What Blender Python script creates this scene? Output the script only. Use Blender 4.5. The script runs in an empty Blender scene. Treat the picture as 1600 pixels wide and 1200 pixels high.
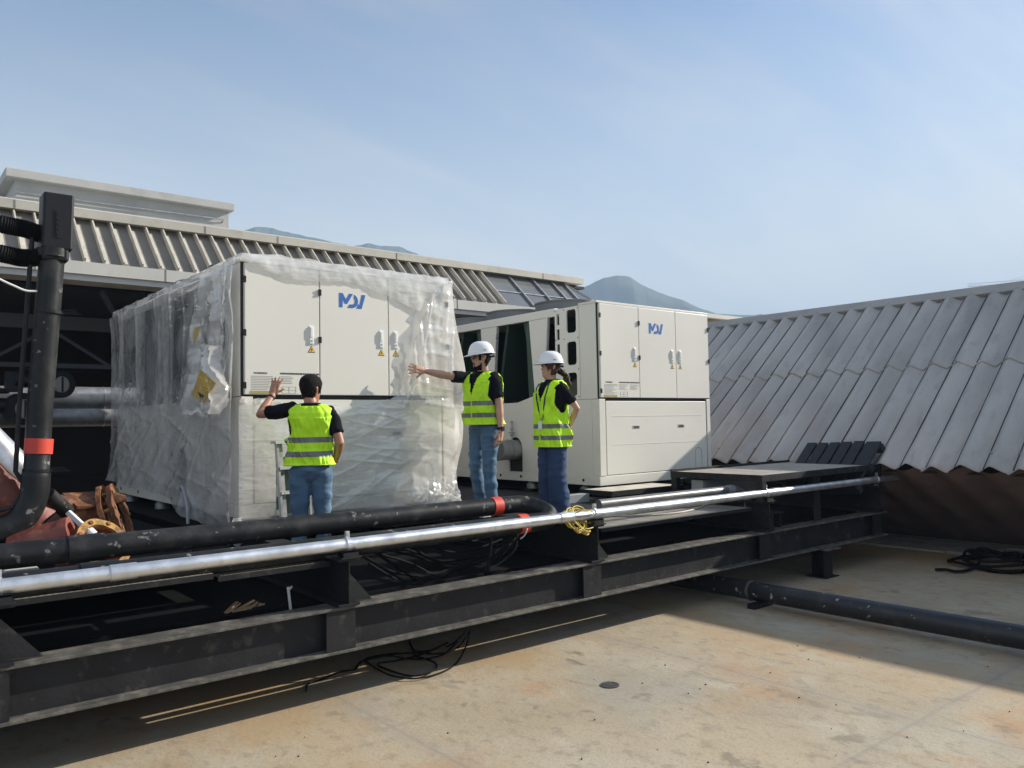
import bpy, bmesh, math, random
from mathutils import Vector, Matrix, noise
rnd = random.Random(7)
S = bpy.context.scene
COL = S.collection
R = math.radians
# ------------------------------------------------------------------ camera
F_PX = 1250.0
YAW, PITCH, ROLL = R(50.57), R(2.76), R(-1.04)
EYE = Vector((0, 0, 1.98))
_f = Vector((math.cos(YAW)*math.cos(PITCH), math.sin(YAW)*math.cos(PITCH), math.sin(PITCH)))
_r = _f.cross(Vector((0, 0, 1))).normalized(); _u = _r.cross(_f)
_c, _s = math.cos(ROLL), math.sin(ROLL)
CR, CU = _c*_r + _s*_u, -_s*_r + _c*_u
cam = bpy.data.objects.new('camera', bpy.data.cameras.new('camera'))
COL.objects.link(cam)
cam.matrix_world = Matrix(((CR.x, CU.x, -_f.x, 0), (CR.y, CU.y, -_f.y, 0), (CR.z, CU.z, -_f.z, EYE.z), (0, 0, 0, 1)))
cam.data.sensor_width = 36.0
cam.data.lens = 36.0*F_PX/1600.0
cam.data.clip_start = 0.05; cam.data.clip_end = 20000
S.camera = cam
# ------------------------------------------------------------------ world, sun, exposure
SUN = Vector((1.87, -0.55, 1.0)).normalized()
EL, AZ = math.asin(SUN.z), math.atan2(SUN.x, SUN.y)
W = bpy.data.worlds.new('World'); S.world = W; W.use_nodes = True
nt = W.node_tree; nt.nodes.clear(); N = nt.nodes.new; LK = nt.links.new
out = N('ShaderNodeOutputWorld'); bg = N('ShaderNodeBackground'); bg.inputs['Strength'].default_value = 0.083
sky = N('ShaderNodeTexSky'); sky.sky_type = 'NISHITA'; sky.sun_disc = False
sky.sun_elevation = EL; sky.sun_rotation = AZ; sky.air_density = 1.3; sky.dust_density = 0.35; sky.ozone_density = 2.5
tc = N('ShaderNodeTexCoord'); sep = N('ShaderNodeSeparateXYZ'); LK(tc.outputs['Generated'], sep.inputs[0])
zz = N('ShaderNodeMath'); zz.operation = 'ADD'; zz.inputs[1].default_value = 0.16; LK(sep.outputs[2], zz.inputs[0])
dx = N('ShaderNodeMath'); dx.operation = 'DIVIDE'; LK(sep.outputs[0], dx.inputs[0]); LK(zz.outputs[0], dx.inputs[1])
dy = N('ShaderNodeMath'); dy.operation = 'DIVIDE'; LK(sep.outputs[1], dy.inputs[0]); LK(zz.outputs[0], dy.inputs[1])
cmb = N('ShaderNodeCombineXYZ'); LK(dx.outputs[0], cmb.inputs[0]); LK(dy.outputs[0], cmb.inputs[1])
mp = N('ShaderNodeMapping'); mp.inputs['Rotation'].default_value = (0, 0, R(35)); mp.inputs['Scale'].default_value = (0.36, 1.35, 1)
LK(cmb.outputs[0], mp.inputs[0])
cn = N('ShaderNodeTexNoise'); cn.inputs['Scale'].default_value = 0.85; cn.inputs['Detail'].default_value = 7; cn.inputs['Roughness'].default_value = 0.56
cn.inputs['Distortion'].default_value = 0.35; LK(mp.outputs[0], cn.inputs['Vector'])
cr = N('ShaderNodeMapRange'); cr.interpolation_type = 'SMOOTHSTEP'
cr.inputs['From Min'].default_value = 0.40; cr.inputs['From Max'].default_value = 0.68; cr.inputs['To Min'].default_value = 0.10; cr.inputs['To Max'].default_value = 0.80
LK(cn.outputs['Fac'], cr.inputs['Value'])
cm = N('ShaderNodeMix'); cm.data_type = 'RGBA'; LK(cr.outputs['Result'], cm.inputs['Factor'])
tint = N('ShaderNodeMix'); tint.data_type = 'RGBA'; tint.blend_type = 'MULTIPLY'; tint.inputs['Factor'].default_value = 1; tint.inputs['B'].default_value = (.87, .97, 1.10, 1)
LK(sky.outputs[0], tint.inputs['A']); LK(tint.outputs['Result'], cm.inputs['A'])
# thin cloud is a paler, whiter version of the air behind it
lum = N('ShaderNodeRGBToBW'); LK(sky.outputs[0], lum.inputs[0])
cl = N('ShaderNodeMath'); cl.operation = 'MULTIPLY_ADD'; cl.inputs[1].default_value = 1.38; cl.inputs[2].default_value = 1.1; LK(lum.outputs[0], cl.inputs[0])
cc = N('ShaderNodeCombineColor')
for i, k in enumerate((0.97, 1.0, 1.06)):
    m = N('ShaderNodeMath'); m.operation = 'MULTIPLY'; m.inputs[1].default_value = k; LK(cl.outputs[0], m.inputs[0]); LK(m.outputs[0], cc.inputs[i])
LK(cc.outputs[0], cm.inputs['B'])
# thicker, whiter air low over the horizon
hz1 = N('ShaderNodeMapRange'); hz1.interpolation_type = 'SMOOTHSTEP'; hz1.inputs['From Min'].default_value = .52; hz1.inputs['From Max'].default_value = .02; hz1.inputs['To Max'].default_value = .88
LK(sep.outputs[2], hz1.inputs['Value'])
hm_ = N('ShaderNodeMix'); hm_.data_type = 'RGBA'; LK(hz1.outputs['Result'], hm_.inputs['Factor']); LK(cm.outputs['Result'], hm_.inputs['A']); hm_.inputs['B'].default_value = (6.25, 6.5, 6.55, 1)
# unseen bright area added to the sky behind the viewer to lift shaded sides
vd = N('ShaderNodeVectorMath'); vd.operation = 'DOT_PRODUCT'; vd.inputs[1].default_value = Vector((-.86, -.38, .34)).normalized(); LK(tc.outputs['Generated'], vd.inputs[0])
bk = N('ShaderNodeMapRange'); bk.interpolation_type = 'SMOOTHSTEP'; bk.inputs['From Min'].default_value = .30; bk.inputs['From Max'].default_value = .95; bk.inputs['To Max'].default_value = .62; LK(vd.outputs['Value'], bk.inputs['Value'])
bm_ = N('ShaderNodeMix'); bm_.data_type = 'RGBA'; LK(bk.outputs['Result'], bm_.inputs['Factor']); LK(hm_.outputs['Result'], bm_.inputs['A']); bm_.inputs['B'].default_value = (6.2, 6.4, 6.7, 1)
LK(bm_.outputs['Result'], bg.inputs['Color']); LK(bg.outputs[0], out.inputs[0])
sl = bpy.data.lights.new('sun', 'SUN'); sl.energy = 5.0; sl.angle = R(0.5); sl.color = (1.0, 0.93, 0.82)
so = bpy.data.objects.new('sun', sl); COL.objects.link(so)
so.rotation_euler = SUN.to_track_quat('Z', 'Y').to_euler(); so.location = (10, -10, 20)
S.view_settings.view_transform = 'Standard'; S.view_settings.look = 'None'
S.view_settings.exposure = 0.73; S.view_settings.gamma = 1
# ------------------------------------------------------------------ measuring helpers: where a sight line meets a real plane
def ray(px, py): return CR*((px-800)/F_PX) - CU*((py-600)/F_PX) + _f
def on(ax, v, px, py):
    d = ray(px, py); i = 'XYZ'.index(ax); return EYE + d*((v-EYE[i])/d[i])
def onplane(p0, n, px, py):
    d = ray(px, py); return EYE + d*((p0-EYE).dot(n)/d.dot(n))
# ------------------------------------------------------------------ mesh helpers
def fbm(v, o=3): return noise.fractal(Vector(v), 1.0, 2.0, o)
class MB:
    def __init__(s): s.v = []; s.f = []
    def add(s, vs, fs):
        b = len(s.v); s.v += [Vector(v) for v in vs]; s.f += [tuple(b+i for i in f) for f in fs]; return s
    def box(s, x0, x1, y0, y1, z0, z1):
        if x0 > x1: x0, x1 = x1, x0
        if y0 > y1: y0, y1 = y1, y0
        if z0 > z1: z0, z1 = z1, z0
        return s.add([(x, y, z) for z in (z0, z1) for y in (y0, y1) for x in (x0, x1)],
                     [(0, 2, 3, 1), (4, 5, 7, 6), (0, 1, 5, 4), (2, 6, 7, 3), (0, 4, 6, 2), (1, 3, 7, 5)])
    def obox(s, c, ax, ay, az):            # centre and three half vectors
        c, ax, ay, az = map(Vector, (c, ax, ay, az))
        if ax.cross(ay).dot(az) < 0: ax = -ax
        return s.add([c+i*ax+j*ay+k*az for k in (-1, 1) for j in (-1, 1) for i in (-1, 1)],
                     [(0, 2, 3, 1), (4, 5, 7, 6), (0, 1, 5, 4), (2, 6, 7, 3), (0, 4, 6, 2), (1, 3, 7, 5)])
    def bar(s, a, b, w, h, up=(0, 0, 1)):  # box section between two points
        a, b = Vector(a), Vector(b); d = (b-a); up = Vector(up)
        sd = d.cross(up); sd = sd.normalized() if sd.length > 1e-6 else Vector((1, 0, 0)); u = sd.cross(d).normalized()
        return s.obox((a+b)/2, d/2, sd*w/2, u*h/2)
    def prism(s, pts, ax, a0, a1):         # outline in the plane across axis ax, extruded from a0 to a1
        i = 'XYZ'.index(ax)
        def P(p, t): q = list(p); q.insert(i, t); return q
        n = len(pts); ar = sum(pts[k][0]*pts[(k+1) % n][1]-pts[(k+1) % n][0]*pts[k][1] for k in range(n))
        if (ar < 0) != (i == 1): pts = pts[::-1]
        if a0 > a1: a0, a1 = a1, a0
        return s.add([P(p, a0) for p in pts]+[P(p, a1) for p in pts],
                     [tuple(range(n))[::-1], tuple(range(n, 2*n))]+[(k, (k+1) % n, n+(k+1) % n, n+k) for k in range(n)])
    def tube(s, pts, r, n=10, caps=True, round_ends=False):
        pts = [Vector(p) for p in pts]; rs = list(r) if hasattr(r, '__len__') else [r]*len(pts)
        if round_ends:
            for e in (0, -1):
                p, q = pts[e], pts[1 if e == 0 else -2]; d = (p-q).normalized(); rr = rs[e]
                ex = [(p+d*rr*k, rr*math.sqrt(max(0, 1-k*k))) for k in (0.35, 0.65, 0.88, 0.985)]
                if e == 0: pts = [a for a, _ in ex[::-1]]+pts; rs = [b for _, b in ex[::-1]]+rs
                else: pts = pts+[a for a, _ in ex]; rs = rs+[b for _, b in ex]
        m = len(pts); up = None; vs = []
        for i in range(m):
            t = (pts[min(i+1, m-1)]-pts[max(i-1, 0)]).normalized()
            if up is None:
                a = Vector((0, 0, 1)) if abs(t.z) < 0.9 else Vector((0, 1, 0)); up = (a-t*a.dot(t)).normalized()
            else:
                up = up-t*up.dot(t); up = up.normalized()
            sd = t.cross(up)
            vs += [pts[i]+(sd*math.cos(2*math.pi*k/n)+up*math.sin(2*math.pi*k/n))*rs[i] for k in range(n)]
        fs = [(i*n+k, i*n+(k+1) % n, (i+1)*n+(k+1) % n, (i+1)*n+k) for i in range(m-1) for k in range(n)]
        if caps: fs += [tuple(range(n))[::-1], tuple((m-1)*n+k for k in range(n))]
        return s.add(vs, fs)
    def ring(s, c, ax, ro, ri, h, n=32):   # flat ring / flange
        ax = Vector(ax).normalized(); c = Vector(c)
        a = Vector((0, 0, 1)) if abs(ax.z) < 0.9 else Vector((0, 1, 0)); u = (a-ax*a.dot(ax)).normalized(); w = ax.cross(u)
        vs = []
        for (rr, hh) in ((ro, -h/2), (ro, h/2), (ri, h/2), (ri, -h/2)):
            vs += [c+ax*hh+(u*math.cos(2*math.pi*k/n)+w*math.sin(2*math.pi*k/n))*rr for k in range(n)]
        return s.add(vs, [(j*n+k, j*n+(k+1) % n, ((j+1) % 4)*n+(k+1) % n, ((j+1) % 4)*n+k) for j in range(4) for k in range(n)])
    def lathe(s, prof, c=(0, 0, 0), n=32, sx=1, sy=1, ax=None):
        c = Vector(c); vs = []
        M3 = Vector(ax).normalized().to_track_quat('Z', 'Y').to_matrix() if ax else Matrix.Identity(3)
        for r, z in prof: vs += [c+M3@Vector((r*sx*math.cos(2*math.pi*k/n), r*sy*math.sin(2*math.pi*k/n), z)) for k in range(n)]
        m = len(prof); fs = [(i*n+k, i*n+(k+1) % n, (i+1)*n+(k+1) % n, (i+1)*n+k) for i in range(m-1) for k in range(n)]
        fs += [tuple(range(n))[::-1], tuple((m-1)*n+k for k in range(n))]
        return s.add(vs, fs)
    def grid(s, fn, nu, nv, keep=None):    # fn(u,v) for u,v in 0..1
        vs = [fn(i/nu, j/nv) for j in range(nv+1) for i in range(nu+1)]
        fs = [(j*(nu+1)+i, j*(nu+1)+i+1, (j+1)*(nu+1)+i+1, (j+1)*(nu+1)+i) for j in range(nv) for i in range(nu)
              if keep is None or keep((i+.5)/nu, (j+.5)/nv)]
        return s.add(vs, fs)
    def build(s, name, mat, parent=None, smooth=None, bevel=0, solid=0, local=False, fix=False):
        off = Vector((0, 0, 0))
        if parent and not local:
            off = Vector(parent.get('_o', (0, 0, 0)))
        me = bpy.data.meshes.new(name); me.from_pydata([v-off for v in s.v], [], s.f); me.validate()
        if fix:
            bm = bmesh.new(); bm.from_mesh(me); bmesh.ops.recalc_face_normals(bm, faces=bm.faces); bm.to_mesh(me); bm.free()
        used = set(i for f in s.f for i in f)
        if len(used) < len(s.v):
            bm = bmesh.new(); bm.from_mesh(me); bmesh.ops.delete(bm, geom=[v for v in bm.verts if not v.link_faces], context='VERTS'); bm.to_mesh(me); bm.free()
        o = bpy.data.objects.new(name, me); COL.objects.link(o)
        if mat: me.materials.append(mat)
        if parent: o.parent = parent; ORIG[o.name] = off; o['_o'] = tuple(off)
        else: o['_o'] = (0, 0, 0)
        if smooth is not None:
            for p in me.polygons: p.use_smooth = True
            if smooth > 0: me.set_sharp_from_angle(angle=R(smooth))
        if solid:
            md = o.modifiers.new('thickness', 'SOLIDIFY'); md.thickness = solid; md.offset = 0
        if bevel:
            md = o.modifiers.new('edge', 'BEVEL'); md.width = bevel; md.segments = 2; md.limit_method = 'ANGLE'; md.angle_limit = R(40)
        return o
ORIG = {}
def tag(o, label=None, cat=None, group=None, kind=None):
    if label: o['label'] = label
    if cat: o['category'] = cat
    if group: o['group'] = group
    if kind: o['kind'] = kind
    return o
def thing(name, label, cat, loc=(0, 0, 0), group=None):
    o = bpy.data.objects.new(name, None); COL.objects.link(o); o.location = loc; o.empty_display_size = 0.1
    o['_o'] = tuple(loc); tag(o, label, cat, group); return o
def kids(o): return [c for c in bpy.data.objects if c.parent == o]
def dup(o, loc=None, parent=None, label=None):
    c = o.copy(); COL.objects.link(c)
    if parent: c.parent = parent
    if loc is not None: c.location = loc
    if label: c['label'] = label
    for ch in kids(o): dup(ch, None, c)
    return c
def spline(pts, n=8):
    pts = [Vector(p) for p in pts]; P = [2*pts[0]-pts[1]]+pts+[2*pts[-1]-pts[-2]]; o = []
    for i in range(1, len(P)-2):
        a, b, c, d = P[i-1:i+3]
        for k in range(n):
            t = k/n; o.append(0.5*((2*b)+(c-a)*t+(2*a-5*b+4*c-d)*t*t+(3*b-a-3*c+d)*t**3))
    return o+[pts[-1]]
# ------------------------------------------------------------------ materials
def mat(name, col, rough=0.6, metal=0.0, var=0.0, vs=3.0, dirt=None, bump=0.0, bs=40.0, spec=0.5, stretch=(1, 1, 1), dirt2=None, sheen=0, emit=None):
    """procedural paint / metal / cloth: base colour with cloudy variation, up to two stain layers and a fine bump"""
    m = bpy.data.materials.new(name); m.use_nodes = True; t = m.node_tree; n = t.nodes.new; l = t.links.new
    b = t.nodes['Principled BSDF']; b.inputs['Roughness'].default_value = rough; b.inputs['Metallic'].default_value = metal
    b.inputs['Specular IOR Level'].default_value = spec
    if sheen: b.inputs['Sheen Weight'].default_value = sheen
    tc = n('ShaderNodeTexCoord'); mp = n('ShaderNodeMapping'); mp.inputs['Scale'].default_value = stretch; l(tc.outputs['Object'], mp.inputs[0])
    cur = None
    if var:
        nz = n('ShaderNodeTexNoise'); nz.inputs['Scale'].default_value = vs; nz.inputs['Detail'].default_value = 6; l(mp.outputs[0], nz.inputs['Vector'])
        mx = n('ShaderNodeMix'); mx.data_type = 'RGBA'; mr = n('ShaderNodeMapRange'); mr.inputs['From Min'].default_value = .3; mr.inputs['From Max'].default_value = .7
        l(nz.outputs['Fac'], mr.inputs['Value']); l(mr.outputs[0], mx.inputs['Factor'])
        mx.inputs['A'].default_value = (*[c*(1-var) for c in col], 1); mx.inputs['B'].default_value = (*[min(1, c*(1+var)) for c in col], 1); cur = mx.outputs['Result']
        rr = n('ShaderNodeMapRange'); rr.inputs['To Min'].default_value = max(.02, rough-.12); rr.inputs['To Max'].default_value = min(1, rough+.12)
        l(nz.outputs['Fac'], rr.inputs['Value']); l(rr.outputs[0], b.inputs['Roughness'])
    for k, d in enumerate((dirt, dirt2)):
        if not d: continue
        dc, ds, dmin, dmax, amt = d[:5]
        nz = n('ShaderNodeTexNoise'); nz.inputs['Scale'].default_value = ds; nz.inputs['Detail'].default_value = 8; nz.inputs['Roughness'].default_value = .62
        nz.noise_dimensions = '4D'; nz.inputs['W'].default_value = 3.7*(k+1); l(mp.outputs[0], nz.inputs['Vector'])
        mr = n('ShaderNodeMapRange'); mr.inputs['From Min'].default_value = dmin; mr.inputs['From Max'].default_value = dmax; mr.inputs['To Max'].default_value = amt
        l(nz.outputs['Fac'], mr.inputs['Value'])
        mx = n('ShaderNodeMix'); mx.data_type = 'RGBA'; l(mr.outputs[0], mx.inputs['Factor'])
        if cur: l(cur, mx.inputs['A'])
        else: mx.inputs['A'].default_value = (*col, 1)
        mx.inputs['B'].default_value = (*dc, 1); cur = mx.outputs['Result']
    if cur: l(cur, b.inputs['Base Color'])
    else: b.inputs['Base Color'].default_value = (*col, 1)
    if bump:
        nz = n('ShaderNodeTexNoise'); nz.inputs['Scale'].default_value = bs; nz.inputs['Detail'].default_value = 5; l(mp.outputs[0], nz.inputs['Vector'])
        bp = n('ShaderNodeBump'); bp.inputs['Strength'].default_value = bump; bp.inputs['Distance'].default_value = 0.02
        l(nz.outputs['Fac'], bp.inputs['Height']); l(bp.outputs[0], b.inputs['Normal'])
    if emit: b.inputs['Emission Color'].default_value = (*emit, 1)
    return m
M = {}
M['cream'] = mat('cream_painted_steel', (.76, .73, .65), .38, var=.025, vs=1.3, dirt=((.5, .45, .37), 2.2, .6, .85, .3), bump=.03, bs=6)
M['cream2'] = mat('cream_door_paint', (.78, .75, .67), .34, var=.02, vs=1.1, dirt=((.55, .5, .42), 3, .66, .9, .25), bump=.03, bs=4)
M['gap'] = mat('dark_gap', (.03, .03, .03), .8)
M['blackpl'] = mat('black_plastic', (.012, .012, .014), .45, spec=.3)
M['whitepl'] = mat('white_plastic', (.8, .8, .78), .35)
M['chrome'] = mat('bright_metal', (.6, .6, .6), .25, 1)
M['coil'] = mat('dark_green_coil', (.018, .036, .026), .55, var=.3, vs=5, bump=.35, bs=3, stretch=(1, 1, 40))
M['coilside'] = mat('green_coil_plate', (.035, .075, .05), .5, var=.12, vs=4)
M['ink'] = mat('dark_ink', (.05, .05, .05), .6)
M['greyink'] = mat('pale_grey_ink', (.36, .36, .35), .6)
M['palebluelab'] = mat('pale_label', (.70, .70, .66), .4)
M['blue'] = mat('blue_print', (.03, .14, .45), .4)
M['yellow'] = mat('warning_yellow', (.85, .50, .02), .45)
M['ochre'] = mat('ochre_label', (.55, .38, .10), .5, var=.2, vs=12, dirt=((.75, .62, .25), 30, .5, .7, .6))
M['iron'] = mat('black_painted_steel', (.013, .014, .017), .5, spec=.25, var=.25, vs=4, dirt=((.09, .08, .07), 7, .6, .8, .5), dirt2=((.20, .17, .14), 60, .66, .8, .4), bump=.12, bs=25)
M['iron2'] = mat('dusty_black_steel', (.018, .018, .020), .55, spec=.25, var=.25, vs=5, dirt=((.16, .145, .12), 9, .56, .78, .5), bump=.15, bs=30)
M['flange'] = mat('dusty_flange_steel', (.07, .068, .062), .6, var=.3, vs=6, dirt=((.30, .27, .215), 10, .46, .75, .7), dirt2=((.03, .03, .03), 3, .55, .7, .8), bump=.2, bs=40)
M['dark'] = mat('shade_black_steel', (.006, .006, .007), .9, var=.3, vs=3, spec=.1)  # near black, so the gaps under the platform read as deep shade
M['pipe'] = mat('black_pipe_paint', (.012, .013, .014), .42, spec=.28, var=.25, vs=4, dirt=((.34, .33, .30), 13, .61, .67, .7), dirt2=((.08, .075, .07), 5, .5, .75, .6), bump=.08, bs=18)
M['galv'] = mat('galvanised_steel', (.72, .74, .77), .36, .8, var=.14, vs=9, dirt=((.42, .43, .44), 16, .5, .7, .5), bump=.05, bs=20)
M['galvd'] = mat('dull_galvanised_steel', (.36, .37, .38), .45, .6, var=.2, vs=10, dirt=((.12, .11, .10), 12, .55, .75, .7))
M['red'] = mat('red_band', (.62, .06, .035), .5, var=.12, vs=8)
M['plate'] = mat('checker_plate', (.36, .33, .28), .55, .1, var=.25, vs=5, dirt=((.05, .05, .05), 6, .5, .7, .6), bump=.1, bs=30)
M['rust'] = mat('rusty_iron', (.16, .055, .02), .8, var=.45, vs=7, dirt=((.36, .17, .06), 12, .48, .65, .8), dirt2=((.03, .015, .01), 5, .5, .68, .8), bump=.6, bs=28)
M['rusty'] = mat('yellow_rust', (.36, .20, .05), .75, var=.4, vs=12, dirt=((.12, .05, .02), 16, .5, .64, .85), bump=.5, bs=40)
M['redox'] = mat('red_oxide_paint', (.20, .05, .035), .55, var=.35, vs=7, dirt=((.30, .13, .06), 10, .52, .7, .8), dirt2=((.55, .45, .36), 26, .66, .75, .6), bump=.3, bs=30)
M['conc'] = mat('pale_concrete', (.46, .455, .43), .85, var=.10, vs=1.2, dirt=((.22, .21, .19), 1.6, .55, .8, .6), bump=.15, bs=14)
M['capc'] = mat('cream_fascia_metal', (.50, .47, .40), .5, var=.07, vs=1.2, dirt=((.27, .23, .17), 3, .56, .8, .55), bump=.05, bs=5)
M['gut'] = mat('pale_gutter_metal', (.56, .54, .49), .45, var=.08, vs=1, dirt=((.25, .23, .20), 2.4, .6, .78, .6), bump=.05, bs=5)
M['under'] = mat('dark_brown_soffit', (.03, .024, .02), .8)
M['ribp'] = mat('weathered_rib_panel', (.22, .20, .175), .6, var=.14, vs=2, dirt=((.12, .105, .09), 3, .45, .75, .6), dirt2=((.40, .36, .29), 9, .66, .8, .5), stretch=(1, 1, .35))
M['rib'] = mat('pale_rib_edge', (.52, .49, .42), .5, var=.14, vs=5, dirt=((.25, .2, .15), 9, .55, .75, .5))
M['glass'] = mat('grey_glazing', (.16, .165, .17), .16, .0, var=.12, vs=.9, dirt=((.24, .23, .22), 2, .5, .8, .5))
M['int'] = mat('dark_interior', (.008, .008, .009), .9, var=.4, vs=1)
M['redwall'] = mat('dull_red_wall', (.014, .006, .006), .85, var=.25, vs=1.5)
M['truss'] = mat('grey_truss_paint', (.045, .048, .052), .6)
M['white'] = mat('white_paint', (.74, .75, .76), .4, var=.05, vs=6)
M['tile'] = mat('pale_paving', (.34, .32, .28), .8, var=.2, vs=4, dirt=((.15, .14, .12), 5, .5, .75, .6))
M['box'] = mat('grey_enclosure_paint', (.30, .315, .315), .5, var=.06, vs=4)
M['wood'] = mat('black_stained_wood', (.018, .019, .023), .7, var=.35, vs=4, stretch=(1, 6, 6), bump=.3, bs=20)
M['rubber'] = mat('black_rubber', (.008, .008, .009), .7, var=.3, vs=15, spec=.1)
M['ygwire'] = mat('yellow_green_wire', (.50, .36, .03), .45, var=.4, vs=14)
M['paper'] = mat('brown_debris', (.30, .20, .11), .8, var=.4, vs=12)
M['chan'] = mat('grey_white_channel', (.50, .51, .50), .45, .25, var=.2, vs=8, dirt=((.07, .07, .07), 14, .55, .68, .8))
M['greenb'] = mat('sage_board', (.16, .22, .17), .6, var=.2, vs=6)
M['hose'] = mat('grey_hose', (.30, .31, .36), .5)
def add_wave(m, axis, scale, strength, dist=.01, prof='SIN'):
    t = m.node_tree; n = t.nodes.new; l = t.links.new; b = t.nodes['Principled BSDF']
    tc = n('ShaderNodeTexCoord'); wv = n('ShaderNodeTexWave'); wv.bands_direction = axis; wv.wave_profile = prof
    wv.inputs['Scale'].default_value = scale; l(tc.outputs['Object'], wv.inputs['Vector'])
    bp = n('ShaderNodeBump'); bp.inputs['Strength'].default_value = strength; bp.inputs['Distance'].default_value = dist
    l(wv.outputs['Fac'], bp.inputs['Height'])
    if b.inputs['Normal'].is_linked: l(b.inputs['Normal'].links[0].from_socket, bp.inputs['Normal'])
    l(bp.outputs[0], b.inputs['Normal'])
def math2(t, op, a, b=None):
    m = t.nodes.new('ShaderNodeMath'); m.operation = op
    for i, x in enumerate((a, b)):
        if x is None: continue
        if isinstance(x, (int, float)): m.inputs[i].default_value = x
        else: t.links.new(x, m.inputs[i])
    return m.outputs[0]
# checker plate: small raised lozenges, and darker between them
def checker():
    t = M['plate'].node_tree; n = t.nodes.new; l = t.links.new; b = t.nodes['Principled BSDF']
    tc = n('ShaderNodeTexCoord'); mp = n('ShaderNodeMapping'); mp.inputs['Rotation'].default_value = (0, 0, R(45)); l(tc.outputs['Object'], mp.inputs[0])
    ck = n('ShaderNodeTexChecker'); ck.inputs['Scale'].default_value = 36; l(mp.outputs[0], ck.inputs['Vector'])
    mx = n('ShaderNodeMix'); mx.data_type = 'RGBA'; mx.blend_type = 'MULTIPLY'; mx.inputs['Factor'].default_value = 1
    l(b.inputs['Base Color'].links[0].from_socket, mx.inputs['A'])
    ck.inputs['Color1'].default_value = (1, 1, 1, 1); ck.inputs['Color2'].default_value = (.45, .45, .45, 1); l(ck.outputs['Color'], mx.inputs['B'])
    l(mx.outputs['Result'], b.inputs['Base Color'])
    bp = n('ShaderNodeBump'); bp.inputs['Strength'].default_value = .6; bp.inputs['Distance'].default_value = .004; l(ck.outputs['Fac'], bp.inputs['Height']); l(bp.outputs[0], b.inputs['Normal'])
checker()
def deck_mat():
    m = mat('stained_concrete_deck', (.395, .32, .215), .78, var=.16, vs=.55, dirt=((.44, .385, .285), 1.1, .45, .62, .9), dirt2=((.42, .215, .085), .85, .53, .70, .85), bump=.18, bs=22)
    t = m.node_tree; n = t.nodes.new; l = t.links.new; b = t.nodes['Principled BSDF']
    tc = n('ShaderNodeTexCoord'); cur = b.inputs['Base Color'].links[0].from_socket
    def layer(fac, colr):
        nonlocal cur
        mx = n('ShaderNodeMix'); mx.data_type = 'RGBA'; l(fac, mx.inputs['Factor']); l(cur, mx.inputs['A']); mx.inputs['B'].default_value = (*colr, 1); cur = mx.outputs['Result']
    def nz(sc, lo, hi, amt, w, st=(1, 1, 1), det=8, rot=0):
        mp = n('ShaderNodeMapping'); mp.inputs['Scale'].default_value = st; mp.inputs['Rotation'].default_value = (0, 0, rot); l(tc.outputs['Object'], mp.inputs[0])
        z = n('ShaderNodeTexNoise'); z.noise_dimensions = '4D'; z.inputs['W'].default_value = w; z.inputs['Scale'].default_value = sc; z.inputs['Detail'].default_value = det; z.inputs['Roughness'].default_value = .6
        l(mp.outputs[0], z.inputs['Vector']); r = n('ShaderNodeMapRange'); r.interpolation_type = 'SMOOTHSTEP'
        r.inputs['From Min'].default_value = lo; r.inputs['From Max'].default_value = hi; r.inputs['To Max'].default_value = amt; l(z.outputs['Fac'], r.inputs['Value']); return r.outputs[0]
    layer(nz(.7, .52, .66, .65, 11), (.31, .295, .245))     # greyer damp-dried areas
    layer(nz(2.6, .60, .66, .65, 5), (.18, .15, .11))
    layer(nz(1.5, .62, .66, .5, 31, (1, .45, 1)), (.21, .18, .135))      # dark blots
    layer(nz(3.4, .60, .70, .45, 8, (1, .3, 1), 8, R(20)), (.50, .45, .35))   # pale trowel scuffs
    layer(nz(26, .66, .74, .7, 2), (.13, .11, .085))        # specks
    layer(nz(9, .50, .66, .6, 41, (1, .7, 1)), (.25, .21, .15)); layer(nz(60, .50, .64, .5, 43), (.22, .185, .14)); layer(nz(.45, .50, .62, .75, 47, (1, .4, 1), 8, R(30)), (.40, .27, .135))
    layer(nz(5, .655, .67, .55, 21, (1, .25, 1), 8, R(-35)), (.12, .10, .08))  # scratches
    # joints of the deck slabs
    sp = n('ShaderNodeSeparateXYZ'); l(tc.outputs['Object'], sp.inputs[0])
    wob = n('ShaderNodeTexNoise'); wob.inputs['Scale'].default_value = 3; l(tc.outputs['Object'], wob.inputs['Vector'])
    w2 = math2(t, 'MULTIPLY', wob.outputs['Fac'], .03); js = []
    for i, (per, ph) in enumerate(((2.6, 1.13), (3.1, 2.2))):
        a = math2(t, 'ADD', sp.outputs[i], ph+100*per); a = math2(t, 'ADD', a, w2); a = math2(t, 'MODULO', a, per)
        a = math2(t, 'SUBTRACT', a, per/2); a = math2(t, 'ABSOLUTE', a); js.append(a)
    j = math2(t, 'MINIMUM', js[0], js[1]); e = math2(t, 'LESS_THAN', j, .014); e2 = math2(t, 'MULTIPLY', e, .3); layer(e2, (.22, .19, .15))
    band = n('ShaderNodeMapRange'); band.inputs['From Min'].default_value = .16; band.inputs['From Max'].default_value = .02; band.inputs['To Max'].default_value = .25; l(j, band.inputs['Value'])
    layer(band.outputs[0], (.27, .26, .235))
    l(cur, b.inputs['Base Color'])
    bp = n('ShaderNodeBump'); bp.inputs['Strength'].default_value = .5; bp.inputs['Distance'].default_value = .004; inv = math2(t, 'SUBTRACT', 1.0, e); l(inv, bp.inputs['Height'])
    l(b.inputs['Normal'].links[0].from_socket, bp.inputs['Normal']); l(bp.outputs[0], b.inputs['Normal'])
    return m
M['deck'] = deck_mat()
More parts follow.
